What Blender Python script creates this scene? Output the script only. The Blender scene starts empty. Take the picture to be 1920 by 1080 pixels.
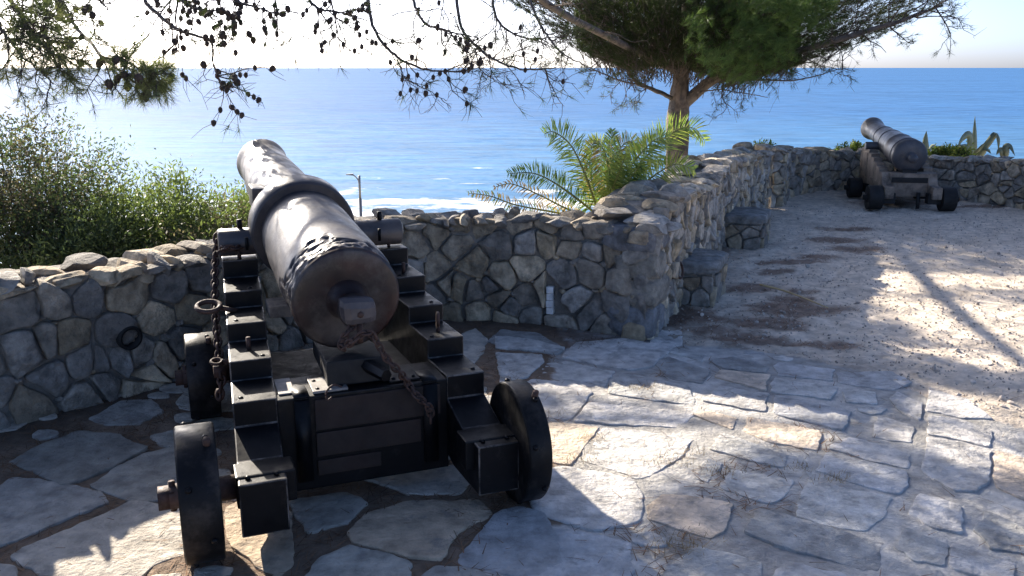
import bpy, bmesh, math, random
import numpy as np
from mathutils import Vector, Matrix
random.seed(7); RNG = np.random.default_rng(7)
SC = bpy.context.scene
COL = SC.collection

# ------------------------------------------------------------------ camera
H, F, PITCH = 1.6, 1650.0, math.atan(413 / 1650.0)
cd = bpy.data.cameras.new('camera'); cam = bpy.data.objects.new('camera', cd); COL.objects.link(cam)
cam.location = (0, 0, H); cam.rotation_euler = (math.pi / 2 - PITCH, 0, 0)
cd.sensor_width = 36; cd.lens = 36 * F / 1920; cd.clip_start = 0.05; cd.clip_end = 200000
SC.camera = cam
def at(px, py, Y):
    """world point seen at photo pixel (px, py) at the distance Y ahead"""
    cx, cy = (px - 960) / F, (540 - py) / F
    d = np.array([cx, math.cos(PITCH) + cy * math.sin(PITCH), -math.sin(PITCH) + cy * math.cos(PITCH)])
    return np.array([0, 0, H]) + d * (Y / d[1])
def gnd(px, py, z=0.0):
    cx, cy = (px - 960) / F, (540 - py) / F
    d = np.array([cx, math.cos(PITCH) + cy * math.sin(PITCH), -math.sin(PITCH) + cy * math.cos(PITCH)])
    return (np.array([0, 0, H]) + d * ((z - H) / d[2]))[:2]

# ------------------------------------------------------------------ light
SUN_EL, SUN_AZ = math.radians(25.5), math.radians(-34.0)      # azimuth from +Y, positive to the right
SDIR = np.array([math.sin(SUN_AZ) * math.cos(SUN_EL), math.cos(SUN_AZ) * math.cos(SUN_EL), math.sin(SUN_EL)])
W = bpy.data.worlds.new("World"); SC.world = W; W.use_nodes = True
wn = W.node_tree.nodes; wl = W.node_tree.links
sky = wn.new('ShaderNodeTexSky'); sky.sky_type = 'NISHITA'; sky.sun_disc = False
sky.sun_elevation = SUN_EL; sky.sun_rotation = SUN_AZ
sky.air_density = 0.38; sky.dust_density = 1.7; sky.ozone_density = 3.4; sky.altitude = 0
wl.new(sky.outputs[0], wn['Background'].inputs[0]); wn['Background'].inputs[1].default_value = 0.064
sl = bpy.data.lights.new('sun', 'SUN'); sun = bpy.data.objects.new('sun', sl); COL.objects.link(sun)
sl.energy = 2.85; sl.angle = math.radians(0.55); sl.color = (1.0, 0.90, 0.76)
sun.rotation_euler = Vector((-SDIR[0], -SDIR[1], -SDIR[2])).to_track_quat('-Z', 'Y').to_euler()
SC.view_settings.view_transform = 'Standard'; SC.view_settings.look = 'None'
SC.view_settings.exposure = 2.35; SC.view_settings.gamma = 1.0
SC.cycles.use_denoising = True
SC.cycles.max_bounces = 8

# ------------------------------------------------------------------ helpers
def hash3(i, j, k, s):
    h = (i * 374761393 + j * 668265263 + k * 2147483647 + s * 974634777) & 0xffffffff
    h = ((h ^ (h >> 13)) * 1274126177) & 0xffffffff
    return ((h ^ (h >> 16)) & 0xffff) / 65535.0
def vnoise(P, scale=1.0, seed=0):
    P = np.asarray(P, float) * scale
    if P.shape[-1] == 2: P = np.concatenate([P, np.zeros(P.shape[:-1] + (1,))], -1)
    i = np.floor(P).astype(np.int64); f = P - i; f = f * f * (3 - 2 * f); r = 0
    for a in (0, 1):
        for b in (0, 1):
            for c in (0, 1):
                w = (f[..., 0] if a else 1 - f[..., 0]) * (f[..., 1] if b else 1 - f[..., 1]) * (f[..., 2] if c else 1 - f[..., 2])
                r = r + w * hash3(i[..., 0] + a, i[..., 1] + b, i[..., 2] + c, seed)
    return r
def fbm(P, scale=1.0, seed=0, o=3):
    return sum(vnoise(P, scale * 2 ** k, seed + k * 17) * 0.5 ** k for k in range(o)) / sum(0.5 ** k for k in range(o))

class MB:
    """collects geometry for ONE mesh object"""
    def __init__(s): s.v = []; s.f = []; s.c = []; s.n = 0; s.m = []
    def add(s, V, Fc, col=(1, 1, 1)):
        V = np.asarray(V, float).reshape(-1, 3); c = np.asarray(col, float)
        if c.ndim == 1: c = np.tile(c[:3], (len(V), 1))
        s.v.append(V); s.c.append(c)
        if isinstance(Fc, np.ndarray): s.m.append(Fc + s.n)
        else: s.f += [tuple(int(i) + s.n for i in q) for q in Fc]
        s.n += len(V); return s
    def build(s, name, mat, parent=None, smooth=True, bevel=0.0):
        me = bpy.data.meshes.new(name)
        V = np.concatenate(s.v); C = np.concatenate(s.c)
        loops = []; tot = []
        for a in s.m: loops.append(a.ravel()); tot.append(np.full(len(a), a.shape[1]))
        if s.f: loops.append(np.fromiter((i for q in s.f for i in q), np.int64)); tot.append(np.array([len(q) for q in s.f]))
        loops = np.concatenate(loops); tot = np.concatenate(tot)
        me.vertices.add(len(V)); me.vertices.foreach_set('co', V.ravel().astype(np.float32))
        me.loops.add(len(loops)); me.loops.foreach_set('vertex_index', loops.astype(np.int32))
        me.polygons.add(len(tot)); st = np.concatenate([[0], np.cumsum(tot)[:-1]])
        me.polygons.foreach_set('loop_start', st.astype(np.int32)); me.polygons.foreach_set('loop_total', tot.astype(np.int32))
        me.polygons.foreach_set('use_smooth', np.full(len(tot), smooth))
        me.update(calc_edges=True); me.validate()
        at_ = me.attributes.new('Col', 'FLOAT_COLOR', 'POINT')
        if len(me.vertices) == len(C):
            at_.data.foreach_set('color', np.c_[C, np.ones(len(C))].ravel().astype(np.float32))
        if bevel:
            bm = bmesh.new(); bm.from_mesh(me)
            ed = [e for e in bm.edges if len(e.link_faces) == 2 and e.calc_face_angle(0) > 0.5]
            bmesh.ops.bevel(bm, geom=ed, offset=bevel, segments=2, profile=0.6, affect='EDGES', clamp_overlap=True)
            bmesh.ops.recalc_face_normals(bm, faces=bm.faces); bm.to_mesh(me); bm.free()
            for p in me.polygons: p.use_smooth = False
        o = bpy.data.objects.new(name, me); COL.objects.link(o)
        if mat: me.materials.append(mat)
        if parent: o.parent = parent
        return o
def tag(o, label=None, cat=None, group=None, kind=None):
    for k, v in (('label', label), ('category', cat), ('group', group), ('kind', kind)):
        if v: o[k] = v
    return o
def empty(name, loc=(0, 0, 0), rz=0, label=None, cat=None, group=None, kind=None):
    o = bpy.data.objects.new(name, None); COL.objects.link(o); o.location = loc; o.rotation_euler = (0, 0, rz)
    o.empty_display_size = 0.1
    return tag(o, label, cat, group, kind)

def box(mb, c, s, R=None, col=(1, 1, 1)):
    V = np.array([[x, y, z] for x in (-.5, .5) for y in (-.5, .5) for z in (-.5, .5)]) * np.array(s)
    if R is not None: V = V @ np.array(R).T
    mb.add(V + np.array(c), [(0, 1, 3, 2), (4, 6, 7, 5), (0, 4, 5, 1), (2, 3, 7, 6), (0, 2, 6, 4), (1, 5, 7, 3)], col); return mb
def frame(d):
    d = np.asarray(d, float); d = d / (np.linalg.norm(d) + 1e-12)
    a = np.array([0, 0, 1.0]) if abs(d[2]) < 0.9 else np.array([1.0, 0, 0])
    x = np.cross(a, d); x /= np.linalg.norm(x); return x, np.cross(d, x), d
def tubes(mb, P, R, sides=5, col=(1, 1, 1), cap=False):
    """P[N,k,3] paths with radii R[N,k]"""
    P = np.asarray(P, float); R = np.asarray(R, float); N, k, _ = P.shape
    T = np.gradient(P, axis=1); T /= np.linalg.norm(T, axis=2, keepdims=True) + 1e-12
    ref = np.where(np.abs(T[:, :1, 2:3]) < 0.9, np.array([0, 0, 1.0]), np.array([1.0, 0, 0])); ref = np.repeat(ref, k, 1)
    X = np.cross(ref, T); X /= np.linalg.norm(X, axis=2, keepdims=True) + 1e-12; Y = np.cross(T, X)
    a = np.linspace(0, 2 * np.pi, sides, endpoint=False)
    V = P[:, :, None] + R[:, :, None, None] * (np.cos(a)[:, None] * X[:, :, None] + np.sin(a)[:, None] * Y[:, :, None])
    b = np.arange(N)[:, None, None] * k * sides; i = np.arange(k - 1)[None, :, None] * sides; j = np.arange(sides)[None, None]
    j2 = (j + 1) % sides
    Q = np.stack([b + i + j, b + i + j2, b + i + sides + j2, b + i + sides + j], -1).reshape(-1, 4)
    c = np.asarray(col, float)
    if c.ndim == 2: c = np.repeat(c, k * sides, 0)
    mb.add(V, Q, c)
    if cap:
        n0 = mb.n - N * k * sides
        for t in range(N):
            o = n0 - 0 + t * k * sides
            mb.f.append(tuple(o + q for q in range(sides))[::-1]); mb.f.append(tuple(o + (k - 1) * sides + q for q in range(sides)))
    return mb
def tube(mb, pts, r, sides=8, col=(1, 1, 1), cap=True):
    pts = np.asarray(pts, float); r = np.full(len(pts), r) if np.isscalar(r) else np.asarray(r, float)
    return tubes(mb, pts[None], r[None], sides, col, cap)
def lathe(mb, prof, origin, axis, sides=48, col=(1, 1, 1), disp=None, caps=True):
    """prof = [(along, radius)]"""
    x, y, d = frame(axis); a = np.linspace(0, 2 * np.pi, sides, endpoint=False)
    pr = np.array(prof, float)
    r = np.repeat(pr[:, 1:2], sides, 1)
    V = np.array(origin) + pr[:, :1, None] * d + r[..., None] * (np.cos(a)[:, None] * x + np.sin(a)[:, None] * y)
    if disp is not None:
        n = (np.cos(a)[:, None] * x + np.sin(a)[:, None] * y)[None]
        V = V + n * disp(V.reshape(-1, 3), np.repeat(pr[:, 0], sides)).reshape(len(pr), sides, 1)
    i = np.arange(len(pr) - 1)[:, None] * sides; j = np.arange(sides)[None]; j2 = (j + 1) % sides
    Q = np.stack([i + j, i + j2, i + sides + j2, i + sides + j], -1).reshape(-1, 4)
    mb.add(V, Q, col)
    if caps:
        o = mb.n - len(pr) * sides
        if pr[0, 1] > 1e-4: mb.f.append(tuple(o + q for q in range(sides))[::-1])
        if pr[-1, 1] > 1e-4: mb.f.append(tuple(o + (len(pr) - 1) * sides + q for q in range(sides)))
    return mb
def torus(mb, c, n, R, r, sides=20, rs=8, col=(1, 1, 1), sx=1.0, xdir=None):
    x, y, d = frame(n)
    if xdir is not None:
        x = np.asarray(xdir, float); x = x - d * (x @ d); x /= np.linalg.norm(x); y = np.cross(d, x)
    a = np.linspace(0, 2 * np.pi, sides, endpoint=False); b = np.linspace(0, 2 * np.pi, rs, endpoint=False)
    A, B = np.meshgrid(a, b, indexing='ij')
    rad = R + r * np.cos(B)
    V = np.array(c) + (rad * np.cos(A) * sx)[..., None] * x + (rad * np.sin(A))[..., None] * y + (r * np.sin(B))[..., None] * d
    i = np.arange(sides)[:, None]; j = np.arange(rs)[None]; i2 = (i + 1) % sides; j2 = (j + 1) % rs
    mb.add(V, np.stack([i * rs + j, i2 * rs + j, i2 * rs + j2, i * rs + j2], -1).reshape(-1, 4), col); return mb
def resample(pts, step):
    pts = np.asarray(pts, float); L = np.r_[0, np.cumsum(np.linalg.norm(np.diff(pts, axis=0), axis=1))]
    s = np.linspace(0, L[-1], max(2, int(round(L[-1] / step)) + 1))
    return np.stack([np.interp(s, L, pts[:, k]) for k in range(pts.shape[1])], 1)
def smooth_path(pts, n=24):
    """Catmull-Rom"""
    p = np.asarray(pts, float); p = np.vstack([2 * p[0] - p[1], p, 2 * p[-1] - p[-2]]); out = []
    m = max(2, n // (len(p) - 3))
    for i in range(1, len(p) - 2):
        t = np.linspace(0, 1, m, endpoint=False)[:, None]; a, b, c, d = p[i - 1], p[i], p[i + 1], p[i + 2]
        out.append(.5 * (2 * b + (c - a) * t + (2 * a - 5 * b + 4 * c - d) * t ** 2 + (3 * b - a - 3 * c + d) * t ** 3))
    return np.vstack(out + [p[-2][None]])
def chain(mb, pts, L=0.05, r=0.006, col=(1, 1, 1)):
    P = resample(pts, L * 0.72)
    for i in range(len(P) - 1):
        d = P[i + 1] - P[i]; x, y, dd = frame(d); w = x if i % 2 else y
        w = w + 0.35 * (y if i % 2 else -x)
        torus(mb, (P[i] + P[i + 1]) / 2, w / np.linalg.norm(w), L * 0.36, r, 12, 6, col, sx=1.45, xdir=d)
    return mb
bmI = bmesh.new(); bmesh.ops.create_icosphere(bmI, subdivisions=3, radius=1)
ICO_V = np.array([v.co[:] for v in bmI.verts]); ICO_F = np.array([[v.index for v in f.verts] for f in bmI.faces]); bmI.free()
bmI = bmesh.new(); bmesh.ops.create_icosphere(bmI, subdivisions=1, radius=1)
ICO1_V = np.array([v.co[:] for v in bmI.verts]); ICO1_F = np.array([[v.index for v in f.verts] for f in bmI.faces]); bmI.free()
def rock(mb, c, size, rz=0.0, col=(1, 1, 1), seed=0, cuts=13):
    r = np.random.default_rng(seed); V = ICO_V.copy()
    for _ in range(cuts):
        n = r.normal(size=3); n /= np.linalg.norm(n); d = r.uniform(0.46, 0.80)
        e = np.maximum(V @ n - d, 0); V = V - e[:, None] * n
    V = V * (1 + (fbm(V, 2.2, seed, 3) - .5)[:, None] * 0.16)
    V = V / np.abs(V).max(0) * np.array(size) / 2 * 1.05
    ca, sa = math.cos(rz), math.sin(rz); t = r.uniform(-.18, .18)
    R = np.array([[ca, -sa, 0], [sa, ca, 0], [0, 0, 1]]) @ np.array([[math.cos(t), 0, math.sin(t)], [0, 1, 0], [-math.sin(t), 0, math.cos(t)]])
    mb.add(V @ R.T + np.array(c), ICO_F, col); return mb

# ------------------------------------------------------------------ materials
def mat(name, base=(.5, .5, .5), var=0.35, scale=6.0, rough=0.8, rvar=0.15, bump=0.3, bscale=30.0, bdist=0.01, metal=0.0,
        attr=True, translucent=0.0, tcol=None, spec=0.5, stain=None, stain_scale=2.0, stain_lo=.52, stain_hi=.68, coat=0.0):
    m = bpy.data.materials.new(name); m.use_nodes = True; nt = m.node_tree; n = nt.nodes; l = nt.links
    b = n['Principled BSDF']; tc = n.new('ShaderNodeTexCoord'); co = tc.outputs['Object']
    def noise(s, d=6, rg=.6):
        t = n.new('ShaderNodeTexNoise'); t.inputs['Scale'].default_value = s; t.inputs['Detail'].default_value = d
        t.inputs['Roughness'].default_value = rg; l.new(co, t.inputs['Vector']); return t.outputs['Fac']
    def mix(t, f, a, c):
        x = n.new('ShaderNodeMix'); x.data_type = 'RGBA'; x.blend_type = t
        for s, v in ((0, f), (6, a), (7, c)):
            if hasattr(v, 'links'): l.new(v, x.inputs[s])
            else: x.inputs[s].default_value = v if s == 0 else (*v, 1)
        return x.outputs[2]
    def remap(v, a, bb, c, d):
        x = n.new('ShaderNodeMapRange'); l.new(v, x.inputs[0])
        for i, q in enumerate((a, bb, c, d)): x.inputs[i + 1].default_value = q
        return x.outputs[0]
    if attr:
        a = n.new('ShaderNodeAttribute'); a.attribute_name = 'Col'
        c = mix('MULTIPLY', 1.0, a.outputs['Color'], base)
    else:
        x = n.new('ShaderNodeRGB'); x.outputs[0].default_value = (*base, 1); c = x.outputs[0]
    f1 = remap(noise(scale), .3, .7, 1 - var, 1 + var)
    g = n.new('ShaderNodeCombineXYZ')
    for k in range(3): l.new(f1, g.inputs[k])
    c = mix('MULTIPLY', 1.0, c, g.outputs[0])
    if stain: c = mix('MIX', remap(noise(stain_scale, 8, .7), stain_lo, stain_hi, 0, 1), c, stain)
    l.new(c, b.inputs['Base Color'])
    l.new(remap(noise(scale * 2.3), .3, .7, max(.03, rough - rvar), min(1, rough + rvar)), b.inputs['Roughness'])
    b.inputs['Metallic'].default_value = metal; b.inputs['Specular IOR Level'].default_value = spec
    b.inputs['Coat Weight'].default_value = coat
    if bump:
        bp = n.new('ShaderNodeBump'); bp.inputs['Strength'].default_value = bump; bp.inputs['Distance'].default_value = bdist
        l.new(noise(bscale, 10, .65), bp.inputs['Height']); l.new(bp.outputs[0], b.inputs['Normal'])
    if translucent:
        t = n.new('ShaderNodeBsdfTranslucent'); ms = n.new('ShaderNodeMixShader'); ms.inputs[0].default_value = translucent
        if tcol: l.new(mix('MULTIPLY', 1.0, c, tcol), t.inputs[0])
        else: l.new(c, t.inputs[0])
        l.new(b.outputs[0], ms.inputs[1]); l.new(t.outputs[0], ms.inputs[2]); l.new(ms.outputs[0], n['Material Output'].inputs[0])
    return m
M = {}
M['stone'] = mat('wall_stone', (1, 1, 1), .50, 13, .9, .08, 1.0, 38, .022, stain=(.085, .08, .068), stain_scale=7, stain_lo=.52, stain_hi=.74)
M['mortar'] = mat('wall_mortar', (.24, .22, .19), .4, 8, .95, .05, .9, 40, .02)
M['slab'] = mat('flagstone', (1, 1, 1), .38, 11, .88, .1, 1.0, 30, .022, stain=(.20, .195, .185), stain_scale=9, stain_lo=.54, stain_hi=.74)
M['ground'] = mat('ground_gravel', (1, 1, 1), .30, 14, .95, .05, .9, 45, .02)
M['soil'] = mat('hillside_soil', (.33, .29, .22), .4, .6, .95, .05, .6, 3, .1, attr=False)
M['paint'] = mat('black_paint', (.0042, .0042, .0052), .35, 7, .46, .14, .25, 24, .004, attr=False, stain=(.022, .019, .018), stain_scale=13, stain_lo=.55, stain_hi=.72, spec=.20)
M['wheelpaint'] = mat('scuffed_wheel_paint', (.006, .006, .0068), .4, 6, .5, .16, .35, 20, .006, attr=False, stain=(.055, .046, .040), stain_scale=6, stain_lo=.5, stain_hi=.75, spec=.2)
M['edge'] = mat('worn_paint_edge', (.012, .011, .012), .4, 8, .45, .12, .2, 24, .004, attr=False, stain=(.16, .14, .125), stain_scale=10, stain_lo=.45, stain_hi=.62, spec=.3)
M['iron'] = mat('painted_iron', (.042, .036, .038), .4, 5, .46, .13, .22, 14, .010, attr=True, stain=(.10, .085, .075), stain_scale=4, stain_lo=.45, stain_hi=.7)
M['rust'] = mat('rusty_iron', (.055, .028, .020), .5, 25, .75, .15, .5, 60, .004, attr=False)
M['brownwood'] = mat('brown_wood', (.016, .0075, .005), .6, 6, .7, .1, .4, 30, .004, attr=False)
M['oldiron'] = mat('old_gun_iron', (.075, .072, .078), .35, 6, .45, .12, .2, 14, .008, attr=False, stain=(.13, .11, .10), stain_scale=5, stain_lo=.5, stain_hi=.75)
M['oldwood'] = mat('weathered_wood', (.27, .21, .16), .45, 7, .85, .1, .5, 25, .006, attr=False, stain=(.05, .04, .033), stain_scale=5, stain_lo=.48, stain_hi=.66)
M['oldblack'] = mat('dark_timber', (.010, .009, .0085), .4, 7, .7, .1, .4, 25, .006, attr=False)
M['bark'] = mat('pine_bark', (.125, .106, .094), .45, 10, .95, .05, 1.0, 26, .03, attr=True)
M['needle'] = mat('pine_needle', (1, 1, 1), .2, 2, .6, .1, 0, translucent=.35, tcol=(1.1, 1.15, .7), spec=.3)
M['twig'] = mat('dry_twig', (.075, .058, .05), .3, 8, .95, .05, 0, attr=False)
M['cone'] = mat('pine_cone', (.055, .038, .03), .4, 30, .9, .05, .5, 80, .005, attr=False)
M['leaf'] = mat('shrub_leaf', (1, 1, 1), .2, 3, .55, .1, 0, translucent=.45, tcol=(1.1, 1.2, .7), spec=.35)
M['palm'] = mat('palm_leaf', (1, 1, 1), .15, 3, .5, .1, 0, translucent=.40, tcol=(1.1, 1.15, .6), spec=.4)
M['agave'] = mat('agave_leaf', (1, 1, 1), .2, 4, .6, .1, .2, 12, .01, translucent=.2, spec=.3)
M['steel'] = mat('galvanised_steel', (.24, .25, .26), .2, 3, .55, .1, 0, attr=False, metal=.4)
M['litter'] = mat('dry_pine_needles', (1, 1, 1), .25, 5, .9, .05, 0)
M['pebble'] = mat('pebbles', (1, 1, 1), .25, 20, .9, .05, 0)
M['plate'] = mat('worn_plate', (.22, .20, .18), .4, 14, .6, .15, .3, 40, .003, attr=False)

def sea_material():
    m = bpy.data.materials.new('sea_water'); m.use_nodes = True; n = m.node_tree.nodes; l = m.node_tree.links
    b = n['Principled BSDF']; g = n.new('ShaderNodeNewGeometry')
    def noise(sc, d=4, rg=.55, out='Fac'):
        mp = n.new('ShaderNodeMapping'); mp.inputs['Scale'].default_value = sc; l.new(g.outputs['Position'], mp.inputs[0])
        t = n.new('ShaderNodeTexNoise'); t.inputs['Scale'].default_value = 1; t.inputs['Detail'].default_value = d
        t.inputs['Roughness'].default_value = rg; l.new(mp.outputs[0], t.inputs['Vector']); return t.outputs[out]
    def math_(op, a, c, cl=False):
        x = n.new('ShaderNodeMath'); x.operation = op; x.use_clamp = cl
        for i, v in enumerate((a, c)):
            if hasattr(v, 'links'): l.new(v, x.inputs[i])
            else: x.inputs[i].default_value = v
        return x.outputs[0]
    def remap(v, a, bb, c, d):
        x = n.new('ShaderNodeMapRange'); l.new(v, x.inputs[0])
        for i, q in enumerate((a, bb, c, d)): x.inputs[i + 1].default_value = q
        return x.outputs[0]
    # waves: real slope normals in world space
    def slope(sc, amp, d):
        v = n.new('ShaderNodeVectorMath'); v.operation = 'SUBTRACT'; l.new(noise(sc, d, .6, 'Color'), v.inputs[0]); v.inputs[1].default_value = (.5, .5, .5)
        w = n.new('ShaderNodeVectorMath'); w.operation = 'MULTIPLY'; l.new(v.outputs[0], w.inputs[0]); w.inputs[1].default_value = (amp, amp, 0); return w.outputs[0]
    s1, s2 = slope((.10, .22, .1), .55, 5), slope((.9, 1.5, 1), .60, 3)
    a = n.new('ShaderNodeVectorMath'); l.new(s1, a.inputs[0]); l.new(s2, a.inputs[1])
    a2 = n.new('ShaderNodeVectorMath'); l.new(a.outputs[0], a2.inputs[0]); a2.inputs[1].default_value = (0, 0, 1)
    nm = n.new('ShaderNodeVectorMath'); nm.operation = 'NORMALIZE'; l.new(a2.outputs[0], nm.inputs[0])
    # water colour: deep blue with wind streaks, light and dark of ripples painted in, greener towards the shore
    sp = n.new('ShaderNodeSeparateXYZ'); l.new(g.outputs['Position'], sp.inputs[0])
    shore = remap(sp.outputs[1], 70, 260, 1, 0)
    mx = n.new('ShaderNodeMix'); mx.data_type = 'RGBA'; l.new(shore, mx.inputs[0]); mx.inputs[6].default_value = (.047, .142, .32, 1); mx.inputs[7].default_value = (.08, .20, .35, 1)
    st = math_('MULTIPLY', remap(noise((.006, .02, .1), 5, .6), .35, .65, .92, 1.08), remap(noise((.09, .30, .1), 8, .75), .32, .68, .66, 1.32))
    cb = n.new('ShaderNodeCombineXYZ'); [l.new(st, cb.inputs[k]) for k in range(3)]
    m2 = n.new('ShaderNodeMix'); m2.data_type = 'RGBA'; m2.blend_type = 'MULTIPLY'; m2.inputs[0].default_value = 1
    l.new(mx.outputs[2], m2.inputs[6]); l.new(cb.outputs[0], m2.inputs[7])
    # surf: broken foam near the rocks
    near = remap(sp.outputs[1], 76, 112, .20, -.03)
    nf = noise((.10, .16, .1), 9, .68)
    foam = remap(math_('ADD', nf, near), .655, .74, 0, 1)
    m3 = n.new('ShaderNodeMix'); m3.data_type = 'RGBA'; l.new(foam, m3.inputs[0]); l.new(m2.outputs[2], m3.inputs[6]); m3.inputs[7].default_value = (.75, .77, .78, 1)
    df = n.new('ShaderNodeBsdfDiffuse'); l.new(m3.outputs[2], df.inputs[0]); gl = n.new('ShaderNodeBsdfGlossy'); gl.inputs['Roughness'].default_value = .10; l.new(nm.outputs[0], gl.inputs['Normal'])
    ms = n.new('ShaderNodeMixShader'); l.new(remap(foam, 0, 1, .13, .0), ms.inputs[0]); l.new(df.outputs[0], ms.inputs[1]); l.new(gl.outputs[0], ms.inputs[2]); l.new(ms.outputs[0], n['Material Output'].inputs[0]); n.remove(b)
    return m

# ------------------------------------------------------------------ terrace ground, hillside, sea
WALL_A = [(-4.6, 1.4), (-3.3, 2.75), (-2.35, 3.77), (-2.05, 4.09), (-1.71, 4.48), (-1.33, 5.05), (-1.0, 5.42), (-.45, 5.56), (.14, 5.49), (.57, 5.31), (.82, 5.15)]
WALL_B = [(.84, 5.16), (1.19, 6.05), (1.55, 7.0), (1.9, 7.92), (2.45, 9.15), (3.05, 10.46)]
WALL_C = [(3.09, 10.49), (3.23, 10.50), (3.32, 10.72), (3.52, 11.2), (4.0, 11.72), (4.66, 12.05), (5.08, 11.8), (5.36, 11.27), (5.72, 10.66), (5.95, 10.1), (6.1, 9.4), (6.3, 7.6)]
TERR = np.array(WALL_A + WALL_B + WALL_C + [(16, 7.0), (16, -8), (-9, -8), (-9, -2)])
def inside(P, poly):
    P = np.asarray(P, float); r = np.zeros(len(P), bool); x, y = P[:, 0], P[:, 1]; q = np.roll(poly, 1, 0)
    for (x1, y1), (x2, y2) in zip(poly, q):
        c = ((y1 > y) != (y2 > y)) & (x < (x2 - x1) * (y - y1) / (y2 - y1 + 1e-12) + x1); r ^= c
    return r
def polydist(P, line):
    P = np.asarray(P, float); d = np.full(len(P), 1e9)
    for a, b in zip(line[:-1], line[1:]):
        a = np.array(a); b = np.array(b); e = b - a; t = np.clip(((P - a) @ e) / (e @ e), 0, 1)
        d = np.minimum(d, np.linalg.norm(P - a - t[:, None] * e, axis=1))
    return d
LITTER = [((1285, 585), .42, .24), ((1330, 610), .3, .12), ((1415, 632), .30, .10), ((1370, 625), .35, .06), ((1590, 425), .55, .12), ((1580, 447), .5, .14), ((1600, 462), .4, .18), ((1540, 480), .5, .13), ((1480, 490), .45, .1),
          ((1455, 508), .25, .06), ((1410, 535), .35, .14), ((1500, 545), .3, .1), ((1490, 575), .5, .2), ((1440, 600), .5, .14), ((1490, 560), .3, .16), ((1545, 640), .35, .1),
          ((1050, 625), .26, .12), ((1210, 727), .10, .05), ((1690, 378), .9, .25), ((1850, 388), .8, .12), ((1120, 640), .3, .05), ((970, 715), .15, .25)]
def litter_amount(P):
    a = np.zeros(len(P))
    for (p, sx, sy) in LITTER:
        c = gnd(*p); d = ((P[:, 0] - c[0]) / (sx * .68)) ** 2 + ((P[:, 1] - c[1]) / (max(sy, .1) * 1.25)) ** 2
        a = np.maximum(a, np.exp(-d))
    return a
PAVE = np.array([gnd(*p) for p in [(830, 590), (1210, 600), (1285, 640), (1400, 648), (1500, 662), (1640, 700), (1740, 740), (1830, 775), (1990, 820)]] + [(3.2, 1.0), (3.0, -5), (-8, -5), (-8, 0), (-2.2, 4.2)])
def ground_z(P):
    P = np.asarray(P, float); pv = inside(P, PAVE)
    z = (fbm(P, .7, 3, 2) - .5) * .05 + np.where(pv, (fbm(P, 9, 5, 3) - .5) * .008, (fbm(P, 10, 8, 4) - .5) * .04)
    return z - .012
def ground_mesh(x0, x1, y0, y1, st, name):
    xs = np.arange(x0, x1 + st / 2, st); ys = np.arange(y0, y1 + st / 2, st); X, Y = np.meshgrid(xs, ys); P = np.c_[X.ravel(), Y.ravel()]
    keep = inside(P, TERR) | (polydist(P, WALL_A + WALL_B + WALL_C) < .18)
    z = ground_z(P); pv = inside(P, PAVE)
    n1, n2 = fbm(P, 1.3, 11, 3), fbm(P, 6, 12, 4)
    earth = pv & (P[:, 0] < .12 + (n1 - .5) * .8)
    c = np.where(pv[:, None], np.array([.52, .495, .455]) * (.70 + .42 * np.clip((fbm(P, 3.1, 44, 4) - .3) * 2.5, 0, 1))[:, None], np.array([.69, .59, .475]) * (.84 + .32 * fbm(P, 1.9, 91, 3))[:, None]) * (0.8 + .4 * n2)[:, None]
    e = np.array([.23, .165, .115]) * (.6 + .8 * n2)[:, None]; c = np.where(earth[:, None], e, c)
    # dirty grey gravel strip along the paving edge, needle litter, dark foot of the wall
    dpe = polydist(P, PAVE[2:9]); gs = np.clip(1 - dpe / .45, 0, 1) * ~pv * np.clip((n2 - .35) * 4, 0, 1)
    c = c * (1 - .55 * gs[:, None])
    la = np.clip((litter_amount(P) + (n2 - .5) * 1.1 - .36) * 2.6, 0, 1) * .78
    c = c * (1 - la[:, None]) + np.array([.20, .125, .085]) * la[:, None]
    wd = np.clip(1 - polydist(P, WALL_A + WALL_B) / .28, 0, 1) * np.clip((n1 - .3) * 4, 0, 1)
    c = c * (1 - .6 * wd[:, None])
    nx, ny = len(xs), len(ys); i = np.arange(ny - 1)[:, None] * nx; j = np.arange(nx - 1)[None]
    Q = np.stack([i + j, i + j + 1, i + nx + j + 1, i + nx + j], -1).reshape(-1, 4); Q = Q[keep[Q].any(1)]
    mb = MB(); mb.add(np.c_[P, z], Q, c); return mb
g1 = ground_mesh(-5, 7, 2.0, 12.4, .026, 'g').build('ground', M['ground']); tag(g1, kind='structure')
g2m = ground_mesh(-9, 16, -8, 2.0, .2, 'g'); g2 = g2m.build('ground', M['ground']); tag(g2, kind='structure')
g3 = ground_mesh(7, 16, 2.0, 7.0, .12, 'g').build('ground', M['ground']); tag(g3, kind='structure')

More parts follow.
